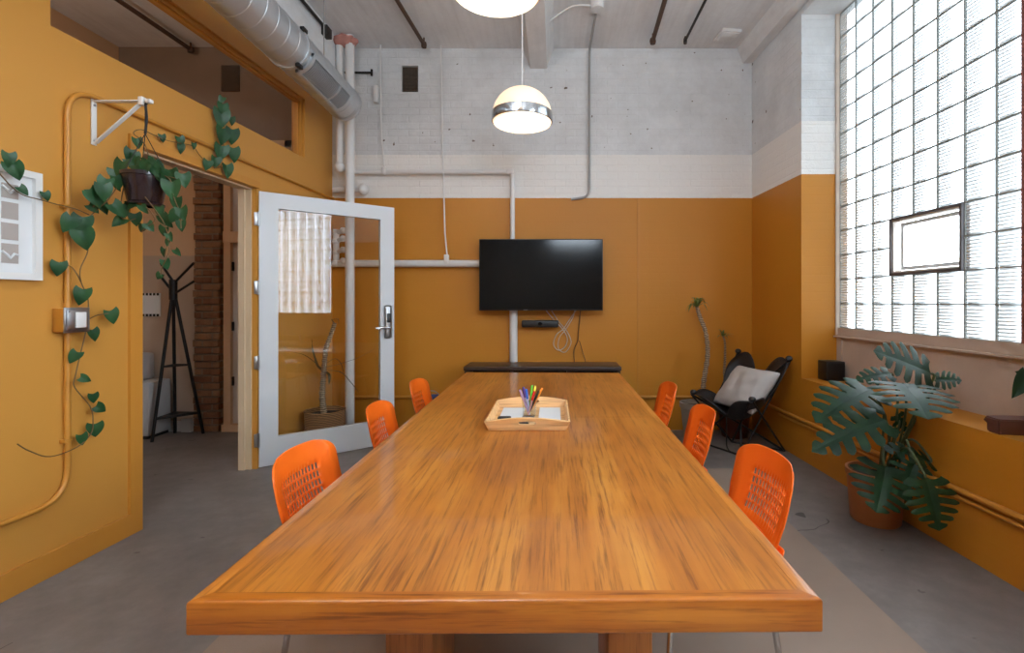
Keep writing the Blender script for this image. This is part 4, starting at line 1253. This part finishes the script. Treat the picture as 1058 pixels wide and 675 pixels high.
for a in [(85, 234, .09, 24, -10), (75, 233, .08, 20, -35), (84, 248, .09, 24, 20), (101, 215, .12, 18, 50), (92, 217, .11, 13, 60), (110, 192, .2, 18, -20), (106, 199, .2, 20, 12),
          (119, 189, .2, 16, 30), (116, 219, .18, 20, 55), (125, 218, .18, 14, 40), (128, 232, .17, 15, -60), (139, 227, .17, 15, 15), (94, 206, .15, 20, 40), (93, 201, .15, 14, 55), (61, 278, .04, 17, -5), (86, 307, .06, 20, -15),
          (114, 328, .06, 17, 25), (95, 347, .06, 15, 25), (80, 370, .06, 15, -40), (83, 395, .055, 12, 70), (96, 412, .05, 12, 10), (99, 425, .05, 13, 60), (98, 445, .05, 17, 5), (84, 455, .05, 14, 15),
          (46, 203, .05, 11, 30), (20, 198, .06, 12, 55), (12, 177, .08, 20, 30), (9, 165, .09, 17, 5),
          (167, 143, .03, 9, 20), (185, 146, .03, 11, 30), (187, 154, .03, 11, 5), (200, 151, .035, 8, 10), (215, 171, .04, 12, -10), (223, 168, .04, 13, 0), (234, 177, .05, 16, 18),
          (229, 158, .05, 18, -5), (241, 160, .05, 17, 15), (230, 141, .05, 20, 5), (240, 141, .05, 18, 5), (229, 123, .06, 21, 0), (230, 113, .07, 14, 10), (230, 104, .07, 9, -30), (239, 125, .06, 10, 15),
          (141, 148, .1, 12, 20), (135, 160, .16, 14, -20), (139, 163, .17, 12, 25)]:
    wl(*a)
def fl_(px, py, y, s, ang=0, n=None):
    b = FR(px, py - s * .4, y); L = s * y / F * .80
    tip = V((math.sin(R(ang)), rl.uniform(-.25, .25), -math.cos(R(ang))))
    heart(fol, b, tip, V(n) if n else V((rl.uniform(-.2, .6), -1, rl.uniform(.1, .6))), L, L * rl.uniform(.8, .98), .25, rl.uniform(.1, .35))
for a in [(127, 178, 2.44, 27, -15), (119, 183, 2.46, 20, 20), (134, 172, 2.5, 20, 40), (140, 178, 2.42, 18, 60), (120, 192, 2.45, 17, 20), (146, 174, 2.42, 15, 70), (152, 176, 2.4, 16, -30), (158, 178, 2.42, 17, 30), (163, 181, 2.42, 16, -10), (152, 172, 2.5, 16, 60), (160, 174, 2.52, 14, 50), (145, 170, 2.5, 13, -50),
          (174, 186, 2.45, 26, -5), (177, 198, 2.44, 24, 10), (189, 187, 2.47, 18, 15), (183, 212, 2.44, 20, -15), (187, 222, 2.44, 17, 20), (183, 226, 2.43, 16, -30), (187, 234, 2.44, 14, 5), (172, 190, 2.46, 18, 30),
          (168, 230, 2.43, 18, 25), (170, 240, 2.43, 13, -20), (152, 236, 2.42, 13, 40), (148, 238, 2.42, 11, -40), (174, 246, 2.43, 11, 20), (174, 252, 2.43, 9, -25), (170, 262, 2.43, 12, -20), (181, 262, 2.43, 10, 30), (170, 274, 2.43, 13, 10), (166, 287, 2.43, 10, -40), (140, 216, 2.42, 15, -60), (146, 217, 2.42, 13, 30), (165, 220, 2.43, 15, 10)]:
    fl_(*a)
fol.build('foliage', M['pothos'], po, fix=False, angle=80)

# ------------------------------------------------------------------ picture, conduit and switch on the partition
pA = PL(38, 180); ptop = P(38, 180, pA.y).z; pbot = P(38, 290, pA.y).z
pw = .42
pf = thing('framed_print', 'white framed print of grey and white shapes on the partition', 'picture', LW(pA.y - pw / 2, pbot), math.atan2(LD.y, LD.x))
hh = ptop - pbot
m = MB()
def fb(mb, x0, x1, z0, z1, y0, y1, bev=0.0): mb.bb(x0, x1, y0, y1, z0, z1, bev)
t_ = .030
fb(m, -pw / 2, -pw / 2 + t_, 0, hh, -.030, -.001); fb(m, pw / 2 - t_, pw / 2, 0, hh, -.030, -.001); fb(m, -pw / 2 + t_, pw / 2 - t_, 0, t_, -.030, -.001); fb(m, -pw / 2 + t_, pw / 2 - t_, hh - t_, hh, -.030, -.001)
m.build('frame', M['white_matte'], pf, smooth=False)
m = MB(); fb(m, -pw / 2 + t_ - .002, pw / 2 - t_ + .002, t_ - .002, hh - t_ + .002, -.014, -.006); m.build('mount', M['paper'], pf, smooth=False)
m = MB(); xx = pw / 2 - t_ - .055
rowz = [(.07, .155), (.172, .245), (.262, .335), (.352, .415)]
sh = MB()
for ci_ in range(4):
    x1 = xx - ci_ * .073; x0 = x1 - .062
    for (za, zc) in rowz:
        zc = min(zc, hh - t_ - .03)
        fb(m, x0, x1, za, zc, -.016, -.0135)
    for (za, zc) in (rowz[0], rowz[3]):
        za2 = za + .04
        pts = [(x0, -.0175, za2 + .012), (x0 + .02, -.0175, za2 - .004), (x0 + .03, -.0175, za2 - .018), (x0 + .045, -.0175, za2 + .002), (x1, -.0175, za2 - .004)]
        sh.tube(pts, .0055, 6)
m.build('print', M['mat_grey'], pf, smooth=False); sh.build('print_lines', M['paper'], pf)

cy_ = 2.34
zt2, zb2 = 2.338, .338
m = MB()
r_ = .013; d_ = .014
pts = [LW(4.86, zt2 - .01, d_), LW(cy_ + .0, zt2, d_), LW(cy_, zb2, d_), LW(YF + .3, zb2, d_)]
m.tube(rounded(pts, .15, 10), r_, 10)
cd = thing('wall_conduit', 'mustard painted conduit looping down the partition and along above the baseboard', 'conduit', LW(cy_, zb2))
q = MB(); q.v = [tuple(V(v) - V(cd.location)) for v in m.v]; q.f = m.f
q.build('pipe', M['mustard_pipe'], cd)
for z in (1.75, .62):
    b = LW(cy_, z) - cd.location
    MB().box(b + V((.012, 0, 0)), (.03, .05, .018), None, .004).build('clip', M['mustard_pipe'], cd)
sw = thing('switch_box', 'square light switch box with a bare metal cover on the mustard conduit', 'switch', LW(cy_, P(0, 343, cy_).z), math.atan2(LD.y, LD.x))
sh_ = .115
MB().bb(-.058, .058, -.060, -.001, 0, sh_, .006).build('back_box', M['mustard_pipe'], sw)
cvr = MB().bb(-.060, .060, -.066, -.060, -.003, sh_ + .003, .002).bb(-.052, .052, -.072, -.066, .006, sh_ - .006, .006).build('cover', M['steel'], sw)
MB().bb(-.016, .034, -.078, -.072, .02, sh_ - .02, .003).build('rocker', M['white_matte'], sw)
MB().cyl((-.042, -.072, .016), (-.042, -.075, .016), .004, 8).cyl((-.042, -.072, sh_ - .016), (-.042, -.075, sh_ - .016), .004, 8).build('screw', M['steel'], sw)

# ------------------------------------------------------------------ next room furniture
cr = thing('coat_rack', 'black metal tripod coat rack with shelves standing in the next room', 'coat rack', (-3.60, 4.60, 0))
O = V((-3.60, 4.60, 0))
hub = P(179, 300, 4.60) - O
feet = [P(157, 457, 4.45), P(210, 446, 4.74), P(181, 448, 4.76)]
for ft in feet:
    f = V((ft.x, ft.y, 0)) - O
    MB().tube([hub + V((0, 0, .03)), f], .014, 10).build('leg', M['black_metal'], cr)
MB().tube([hub - V((0, 0, .09)), hub + V((0, 0, .10))], .034, 14).build('hub', M['black_metal'], cr)
for (ex, ey, z0) in ((200, 272, .06), (200, 291, -.04), (166, 272, .08), (167, 287, -.02)):
    e = P(ex, ey, 4.55) - O
    MB().tube([hub + V((0, 0, z0)), e], .011, 8).build('hook', M['black_metal'], cr)
def leg_at(i, z):
    f = V((feet[i].x, feet[i].y, 0)) - O; t = (hub.z - z) / hub.z
    return V((hub.x + (f.x - hub.x) * t, hub.y + (f.y - hub.y) * t, z))
z_ = P(0, 431, 4.6).z
MB().prism([leg_at(0, z_), leg_at(1, z_), leg_at(2, z_)], z_, z_ + .022).build('shelf', M['black_metal'], cr, smooth=False)
z_ = P(0, 378, 4.6).z
q = MB()
for i in range(3): q.cyl(leg_at(i, z_), leg_at((i + 1) % 3, z_), .009, 8)
q.build('crossbar', M['black_metal'], cr)
x1 = P(156, 0, 4.55).x
cbn = thing('white_cabinet', 'low white cabinet in the next room beside the coat rack', 'cabinet', (-4.20, 4.62, 0))
MB().bb(-.14, x1 + 4.20, -.10, .17, .03, P(0, 397, 4.45).z, .012).build('body', M['cab_white'], cbn)
MB().bb(-.12, x1 + 4.18, -.08, .16, 0, .03).build('plinth', M['black'], cbn, smooth=False)
MB().bb(-.08, x1 + 4.17, -.106, -.1, .06, .44, .003).build('door', M['cab_white'], cbn)
pb_ = thing('printer', 'small white office machine on top of the low cabinet', 'printer', (-4.06, 4.66, P(0, 397, 4.45).z))
MB().bb(-.14, .11, -.14, .13, 0, .26, .03, 3).build('body', M['cab_white'], pb_)
MB().bb(-.10, .09, -.147, -.14, .05, .12, .002).build('paper_slot', M['mat_grey'], pb_)
nx0, nx1 = P(143, 0, HY).x - .1, P(166.5, 0, HY).x
nt = thing('wall_pad', 'white paper calendar pad with dark binding dots on the next room wall', 'calendar', ((nx0 + nx1) / 2, HY - .004, P(0, 327, HY).z))
w_ = (nx1 - nx0) / 2; h_ = P(0, 303, HY).z - P(0, 327, HY).z
MB().bb(-w_, w_, -.012, 0, 0, h_).build('sheets', M['paper'], nt, smooth=False)
q = MB()
for i in range(9):
    for z in (.012, h_ - .012):
        q.bb(-w_ + .02 + i * (2 * w_ - .04) / 8 - .011, -w_ + .02 + i * (2 * w_ - .04) / 8 + .011, -.0145, -.012, z - .012, z + .012)
q.build('binding_dots', M['black'], nt, smooth=False)

# ------------------------------------------------------------------ cane plants
def cane(name, label, pot_c, pot_r, pot_h, potmat, trunk, tr, tuft, basket=False):
    o = thing(name, label, 'plant', (pot_c[0], pot_c[1], 0)); O = V((pot_c[0], pot_c[1], 0))
    if basket:
        pr_ = [(0, .0), (pot_r * .85, 0), (pot_r * .98, pot_h * .5), (pot_r, pot_h - .02), (pot_r * 1.03, pot_h), (pot_r * .95, pot_h), (pot_r * .9, pot_h - .05), (0, pot_h - .05)]
    else:
        pr_ = [(0, .0), (pot_r * .75, 0), (pot_r * .97, pot_h - .05), (pot_r * 1.05, pot_h - .045), (pot_r * 1.05, pot_h), (pot_r * .93, pot_h), (pot_r * .9, pot_h - .04), (0, pot_h - .04)]
    MB().lathe(pr_, (0, 0, 0), 36).build('basket' if basket else 'pot', potmat, o)
    MB().lathe([(0, pot_h - .035), (pot_r * .5, pot_h - .03), (pot_r * .9, pot_h - .042)], (0, 0, 0), 24).build('soil', M['soil'], o)
    pts = bez([V(p) - O for p in trunk], 10)
    n = len(pts)
    rr = [tr * (1 - .35 * i / n) * (1 + (.16 if i % 3 == 0 else -.05)) for i in range(n)]
    MB().tube(pts, rr, 10).build('trunk', M['bark'], o)
    return o, O
def strap(mb, pts, w, up=V((0, 0, 1))):
    """narrow leaf blade along a curve"""
    pts = bez(pts, 5); n = len(pts)
    def fn(i, j):
        t = j / (n - 1); d = (pts[min(j + 1, n - 1)] - pts[max(j - 1, 0)]).normalized()
        s_ = d.cross(up); s_ = s_.normalized() if s_.length > 1e-4 else V((1, 0, 0))
        nn = s_.cross(d)
        hw_ = w * (math.sin(PI * min(1, .12 + t * .88)) ** .6) * (1 - .55 * t)
        u = (i - 1)
        return pts[j] + s_ * (u * hw_) + nn * (.25 * hw_ * abs(u))
    mb.grid(fn, 3, n)
Y1 = 4.58
pc = P(719, 0, Y1)
trk = [V((pc.x + .02, Y1, .30)), P(726, 412, Y1), P(727, 395, Y1), P(731, 368, Y1), P(729.5, 345, Y1), P(723, 327, Y1), P(720, 317, Y1)]
o, O = cane('cane_plant', 'tall thin dracaena cane with a tuft of leaves in a pale grey pot', (pc.x, Y1), .145, .34, M['grey_pot'], trk, .026, None)
tt = P(720, 318, Y1) - O
q = MB(); rn = random.Random(5)
for k in range(16):
    a = 2 * PI * k / 16 + rn.uniform(-.2, .2); e = rn.uniform(.3, 1.3)
    d = V((math.cos(a) * math.cos(e), math.sin(a) * math.cos(e), math.sin(e)))
    L = rn.uniform(.13, .19)
    strap(q, [tt, tt + d * L * .55, tt + d * L * .9 + V((0, 0, -.05 - .04 * math.cos(e)))], .016)
q.build('leaf_tuft', M['drac'], o, fix=False, angle=80)
Y2 = 4.66
pc2 = V((1.73, 4.66, 0))
trk = [V((1.70, 4.68, .26)), V((1.665, 4.74, .55)), P(749, 372, 4.76), P(749, 355, 4.76), P(747, 347, 4.76)]
o, O = cane('cane_plant', 'small dracaena in a dark red pot standing behind the black sling chair', (pc2.x, pc2.y), .155, .31, M['red_pot'], trk, .014, None)
tt = P(747, 348, 4.76) - O
q = MB()
for k in range(11):
    a = 2 * PI * k / 11; e = rn.uniform(.2, 1.4)
    d = V((math.cos(a) * math.cos(e), math.sin(a) * math.cos(e) * .6, math.sin(e))); L = rn.uniform(.09, .14)
    strap(q, [tt, tt + d * L * .5, tt + d * L * .9 + V((0, 0, -.03))], .013)
q.build('leaf_tuft', M['drac'], o, fix=False, angle=80)
Y3 = 4.33
pc3 = V((-2.055, Y3, 0))
trk = [V((-2.06, Y3, .27)), P(333, 410, Y3), P(334, 392, Y3), P(335, 378, Y3), P(337, 360, Y3), P(342, 346, Y3), P(346, 334, Y3)]
o, O = cane('basket_plant', 'bare stemmed strap leaf plant in a woven basket behind the open glass door', (pc3.x, pc3.y), .168, .325, M['wicker'], trk, .026, None, True)
q = MB()
A = P(335, 383, Y3) - O
def lp_(pts): strap(q, [P(*p) - O for p in pts], .017)
lp_([(336, 384, Y3), (324, 374, Y3 - .07), (314, 367, Y3 - .14), (303, 364, Y3 - .20)])
lp_([(336, 380, Y3), (352, 376, Y3 - .02), (370, 370, Y3 - .05), (388, 360, Y3 - .02)])
lp_([(337, 376, Y3), (346, 371, Y3 + .02), (352, 376, Y3 + .03), (355, 386, Y3 + .03)])
lp_([(338, 383, Y3), (352, 385, Y3), (362, 395, Y3 + .01), (371, 406, Y3)])
lp_([(336, 384, Y3), (340, 388, Y3 - .03), (340, 398, Y3 - .05)])
lp_([(334, 384, Y3), (328, 378, Y3 + .06), (323, 362, Y3 + .08), (322, 350, Y3 + .08)])
lp_([(346, 335, Y3), (343, 331, Y3), (349, 330, Y3), (350, 336, Y3)])
q.build('leaves', M['drac_dark'], o, fix=False, angle=80)

# ------------------------------------------------------------------ black sling chair with cushion
bfc = thing('butterfly_chair', 'black leather sling butterfly chair in the window corner', 'chair', (1.58, 4.17, 0))
O = V((1.58, 4.17, 0))
cBL = V((1.745, 4.60, .835)); cBR = V((1.945, 3.985, .835)); cFL = P(714, 405, 4.30); cFR = P(778, 413, 3.74)
C4 = [cBL - O, cBR - O, cFR - O, cFL - O]
NS, NRG = 72, 14
def sling(i, j):
    th = 2 * PI * i / NS; q_ = j / (NRG - 1)
    r = (.70 + .60 * abs(math.sin(2 * th)) ** 1.3) * q_
    uu, vv = r * math.cos(th), r * math.sin(th)               # u : viewer's left to right ; v : front to back
    a = C4[3].lerp(C4[2], (uu + 1) / 2); b = C4[0].lerp(C4[1], (uu + 1) / 2)
    p = a.lerp(b, (vv + 1) / 2)
    p.z -= .40 * max(0, 1 - .62 * uu * uu) * max(0, 1 - .75 * vv * vv) - .04
    return p
q = MB()
q.v = [tuple(sling(i, j)) for j in range(NRG) for i in range(NS)]
q.f = [(j * NS + i, j * NS + (i + 1) % NS, (j + 1) * NS + (i + 1) % NS, (j + 1) * NS + i) for j in range(NRG - 1) for i in range(NS)]
q.build('sling', M['leather'], bfc, solid=.008, angle=90)
for c in C4:
    d = (V((0, 0, .45)) - c).normalized()
    MB().ball(c + d * .02, .03, 12, (1, 1, .8)).build('corner_pocket', M['leather'], bfc)
f1 = P(813, 466, 4.15); f1 = V((f1.x - .02, f1.y, .012)) - O
f2 = V((P(766, 472, 4.02).x, 4.02 - .0, .012)) - O
f3 = V((1.30, 4.45, .012)) - O
f4 = V((1.62, 4.42, .012)) - O
FT = {'br': f1, 'fr': f2, 'fl': f3, 'bl': f4}
fm = MB()
def rod(a, b): fm.tube([a, b], .0085, 8)
rod(C4[1] - V((0, 0, .02)), FT['fr'] + V((0, 0, 0))); rod(C4[1] - V((.01, 0, .02)), FT['fl'])
rod(C4[0] - V((0, 0, .02)), FT['fl']); rod(C4[0] - V((0, 0.01, .02)), FT['fr'])
rod(C4[2] - V((0, 0, .02)), FT['br']); rod(C4[2] - V((.02, 0, .02)), FT['bl'])
rod(C4[3] - V((0, 0, .02)), FT['bl']); rod(C4[3] - V((0, .01, .02)), FT['br'])
rod(FT['fr'], FT['fl']); rod(FT['br'], FT['bl'])
fm.build('frame', M['black_metal'], bfc)

cu = thing('cushion', 'pale grey square cushion lying in the black sling chair', 'cushion', P(771, 401, 4.16) + V((-.02, -.03, .0)))
xa = V((C4[1] - C4[0])); xa.normalize()
fwd = V((xa.y, -xa.x, 0)); fwd = fwd if fwd.x < 0 else -fwd
nz = (V((0, 0, .66)) + fwd * .75).normalized()
ya = nz.cross(xa).normalized()
def puff(i, j, s, n=15):
    u = -1 + 2 * i / (n - 1); v = -1 + 2 * j / (n - 1)
    e = (1 - u ** 4) * (1 - v ** 4)
    hwx = .265 * (1 - .07 * (1 - v * v)); hwy = .225 * (1 - .07 * (1 - u * u))
    wr = .007 * math.sin(9 * u + 3 * v) * e + .006 * math.sin(13 * v - 4 * u) * e
    return xa * (u * hwx) + ya * (v * hwy) + nz * (s * (.085 * e ** .55 + wr))
q = MB(); q.grid(lambda i, j: puff(i, j, 1), 15, 15); q.grid(lambda i, j: puff(i, j, -1), 15, 15)
cm_ = q.build('cover', M['linen'], cu, sub=1, angle=120)
bm_ = bmesh.new(); bm_.from_mesh(cm_.data); bmesh.ops.remove_doubles(bm_, verts=bm_.verts, dist=1e-4); bmesh.ops.recalc_face_normals(bm_, faces=bm_.faces); bm_.to_mesh(cm_.data); bm_.free()
cb = MB().tube(bez([P(757, 452, 4.55), V((1.48, 4.1, .010)), V((1.50, 3.98, .006)), V((1.56, 3.93, .006))], 8), .006, 8)
cb = MB().tube(bez([V((1.585, 4.47, .30)), V((1.55, 4.36, .12)), V((1.50, 4.2, .02)), V((1.53, 4.05, .007)), V((1.60, 3.96, .007))], 8), .006, 8)
solo(cb, 'power_cord', M['black'], 'black cord trailing to the floor from under the sling chair', 'cord')

# ------------------------------------------------------------------ monstera
mc = V((1.895, 2.86, 0)); O = mc
mo = thing('monstera', 'large monstera with split leaves in a terracotta pot below the window ledge', 'plant', mc)
pr, phh = .150, .30
MB().lathe([(0, 0), (pr * .80, 0), (pr * .86, .01), (pr * .98, phh - .04), (pr * 1.03, phh - .035), (pr * 1.03, phh), (pr * .94, phh), (pr * .9, phh - .04), (0, phh - .04)], (0, 0, 0), 40).build('pot', M['terracotta'], mo)
MB().lathe([(0, phh - .03), (pr * .5, phh - .026), (pr * .9, phh - .04)], (0, 0, 0), 24).build('soil', M['soil'], mo)
crown = V((.03, -.04, phh - .03))
LV = [  # attach px, py, depth ; tip px, py, depth ; normal ; width ; droop
    ((962, 386, 2.66), (908, 360, 2.62), (-.25, -.75, .62), .27, .10),
    ((932, 396, 2.62), (962, 421, 2.34), (-.05, -.55, .85), .42, .22),
    ((921, 386, 2.86), (885, 390, 2.86), (-.1, -.6, .8), .15, .12),
    ((900, 402, 2.78), (846, 424, 2.62), (-.35, -.55, .72), .34, .20),
    ((915, 434, 2.52), (842, 455, 2.46), (-.15, -.55, .80), .26, .22),
    ((926, 428, 2.84), (941, 450, 2.80), (.1, -.9, .35), .13, .2),
    ((915, 482, 2.52), (908, 529, 2.40), (-.15, -.95, .30), .33, .10),
    ((956, 494, 2.38), (974, 549, 2.28), (.0, -.97, .22), .27, .10),
    ((962, 478, 2.62), (922, 455, 2.56), (-.1, -.5, .86), .17, .25),
    ((966, 393, 2.70), (993, 391, 2.62), (-.05, -.6, .8), .17, .14),
    ((944, 478, 2.56), (936, 512, 2.44), (-.3, -.9, .3), .22, .15),
    ((890, 400, 2.9), (866, 405, 2.9), (-.2, -.5, .85), .14, .15),
]
for (a, t_, nn, w_, dr2) in LV:
    A = P(*a) - O; B = P(*t_) - O
    q = MB(); split_leaf(q, A, B, nn, w_, dr2, 6 if w_ > .2 else 5)
    lf = q.build('leaf', M['monstera'], mo, fix=False, angle=80)
    c1 = crown + V((random.uniform(-.04, .04), random.uniform(-.04, .04), 0))
    if A.z > .5:
        md_ = c1.lerp(A, .5) + V((.05, 0, .10))
        pts = [c1, md_, A + V((.012, .0, -.03)), A]
    else:
        pts = [c1, c1.lerp(A, .55) + V((0, 0, .16)), A + V((0, .02, .03)), A]
    MB().tube(bez(pts, 6), .0065, 8).build('stalk', M['stem'], lf)

# ------------------------------------------------------------------ on the window ledge
y_ = 3.87
sx = P(858.5, 0, y_).x
sp = thing('black_speaker', 'small black cube speaker on the ledge against the corner pier', 'speaker', (sx, y_, LEDGE))
MB().bb(-.074, .074, -.07, .06, 0, .155, .008, 2).build('cabinet', M['black'], sp)
MB().bb(-.064, .064, -.073, -.069, .012, .143, .002).build('grille', M['black_metal'], sp)
q = MB(); rn = random.Random(8)
bm_ = bmesh.new(); bmesh.ops.create_cube(bm_, size=1); bmesh.ops.subdivide_edges(bm_, edges=list(bm_.edges), cuts=3, use_grid_fill=True)
for v in bm_.verts:
    x, y, z = v.co
    v.co = V((x * .20 * (1 + .10 * z), y * .10 * (1 - .8 * (x * x)) * (1 + .18 * z), z * .074)) + V((rn.uniform(-1, 1), rn.uniform(-1, 1), 0)) * .0025
    v.co.z += .037
bmesh.ops.bevel(bm_, geom=[e for e in bm_.edges if e.calc_face_angle(0) > .6], offset=.006, segments=2, affect='EDGES')
tim = MB().frombm(bm_)
tb_ = tim.build('timber_block', M['redwood'], None)
tb_.location = (P(1046, 0, 2.30).x + .01, 2.30, LEDGE); tb_.rotation_euler = (0, 0, R(-4))
tag(tb_, 'rough red-brown wooden block lying on the window ledge', 'block')
lo = V((2.185, 2.14, LEDGE))
lp2 = thing('ledge_plant', 'small potted plant on the ledge at the edge of the photo', 'plant', lo)
MB().lathe([(0, 0), (.045, 0), (.062, .085), (.064, .09), (.056, .09), (.05, .07), (0, .07)], (0, 0, 0), 28).build('pot', M['grey_pot'], lp2)
st = MB(); fo = MB()
for (a, t_, s) in (((1062, 388, 2.16), (1048, 410, 2.12), .075), ((1060, 388, 2.2), (1050, 384, 2.2), .04), ((1078, 370, 2.16), (1090, 392, 2.12), .08), ((1085, 395, 2.1), (1080, 418, 2.06), .07), ((1068, 360, 2.18), (1062, 352, 2.16), .06)):
    A = P(*a) - lo; B = P(*t_) - lo
    st.tube(bez([V((0, 0, .07)), V((A.x * .4, A.y * .4, .07 + (A.z - .07) * .6)), A], 6), .003, 6)
    heart(fo, A, B - A, V((-.4, -.8, .3)), (B - A).length, s, .15, .2)
st.build('stems', M['stem'], lp2); fo.build('leaves', M['monstera'], lp2, fix=False, angle=80)

# ------------------------------------------------------------------ daylight, camera
w = bpy.data.worlds.new('overcast_sky'); SC.world = w; w.use_nodes = True
nt_ = w.node_tree; nt_.nodes.clear()
ow = nt_.nodes.new('ShaderNodeOutputWorld'); bg = nt_.nodes.new('ShaderNodeBackground')
tcw = nt_.nodes.new('ShaderNodeTexCoord'); sxw = nt_.nodes.new('ShaderNodeSeparateXYZ'); nt_.links.new(tcw.outputs['Generated'], sxw.inputs[0])
rp = nt_.nodes.new('ShaderNodeValToRGB'); e = rp.color_ramp.elements
e[0].position = .40; e[0].color = (.42, .44, .45, 1); e[1].position = .56; e[1].color = (.84, .93, 1.0, 1)
mpw = nt_.nodes.new('ShaderNodeMapRange'); mpw.inputs['From Min'].default_value = -1; mpw.inputs['From Max'].default_value = 1
nt_.links.new(sxw.outputs['Z'], mpw.inputs['Value']); nt_.links.new(mpw.outputs[0], rp.inputs['Fac']); nt_.links.new(rp.outputs[0], bg.inputs['Color'])
bg.inputs['Strength'].default_value = 9.5
nt_.links.new(bg.outputs[0], ow.inputs['Surface'])

def area(name, c, size, aim, energy, color=(1, 1, 1), portal=False):
    L = bpy.data.lights.new(name, 'AREA'); L.shape = 'RECTANGLE'; L.size, L.size_y = size
    L.energy = energy; L.color = color
    o = bpy.data.objects.new(name, L); link(o); o.location = c
    o.rotation_euler = (V(aim)).to_track_quat('-Z', 'Z').to_euler()
    if portal: L.cycles.is_portal = True
    return o
# sampling portals : they only steer the sky light through the two window openings
area('window_portal', (2.53, 3.0, 2.36), (1.95, 2.6), (-1, 0, 0), 1, portal=True)
area('window_portal', (2.56, -.1, 2.36), (2.4, 2.6), (-1, 0, 0), 1, portal=True)
# added lamps, all out of view, that brighten this room and the next
def fill_lamp(c, size, energy, color, label, up=False):
    o = thing('fill_lamp', label, 'lamp', c)
    MB().bb(-size / 2, size / 2, -size / 2, size / 2, 0, .05, .01).build('housing', M['white_matte'], o)
    MB().cyl((0, 0, .05), (0, 0, CEIL - c[2]), .012, 8).build('rod', M['white_matte'], o)
    a = area('fill_glow', (0, 0, 0), (size * .92, size * .92), (0, 0, 1 if up else -1), energy, color); a.parent = o; a.location = (0, 0, .06 if up else -.01)
    return o
fill_lamp((-.9, -.9, 2.9), .9, 130, (.80, .90, 1), 'added fill uplight, unseen, hanging behind the viewer', True)  # added uplight, fills ceiling and walls with bounced light
fl = thing('fill_flood', 'added fill flood, unseen above the camera, washing the upper back wall', 'lamp', (.35, .9, 2.45))  # added flood out of view, lifts the upper wall and ceiling
fl.rotation_euler = V((.05, .80, .60)).to_track_quat('-Z', 'Y').to_euler()
MB().bb(-.42, .42, -.22, .22, .012, .09, .015).build('housing', M['black_metal'], fl)
fa = area('fill_flood_glow', (0, 0, 0), (.8, .4), (0, 0, -1), 17, (.76, .88, 1)); fa.parent = fl; fa.location = (0, 0, .008)
MB().tube([(0, 0, .05), V((0, 0, .05)) + fl.rotation_euler.to_matrix().inverted() @ V((0, 0, CEIL - 2.42))], .012, 8).build('rod', M['black_metal'], fl)
fill_lamp((-3.3, 1.4, 2.5), .5, 24, (1, .9, .8), 'added fill lamp, unseen, hanging in the next room', True)  # added out of view to brighten the next room

cam = bpy.data.cameras.new('camera'); co_ = bpy.data.objects.new('camera', cam); link(co_)
co_.location = (0, 0, CAMZ); co_.rotation_euler = (R(90), 0, 0)
cam.sensor_width = 36.0; cam.lens = F / 1058 * 36.0
cam.shift_x = -(VX - 529) / 1058; cam.shift_y = -(337.5 - VY) / 1058
cam.clip_start = .02
SC.camera = co_
SC.view_settings.view_transform = 'Standard'; SC.view_settings.look = 'None'
SC.view_settings.gamma = 1.0; SC.view_settings.use_curve_mapping = False
SC.view_settings.exposure = 1.03
SC.cycles.max_bounces = 10; SC.cycles.diffuse_bounces = 5; SC.cycles.transparent_max_bounces = 16
SC.cycles.caustics_reflective = False; SC.cycles.caustics_refractive = False
SC.cycles.sample_clamp_indirect = 6.0
SC.cycles.use_denoising = True
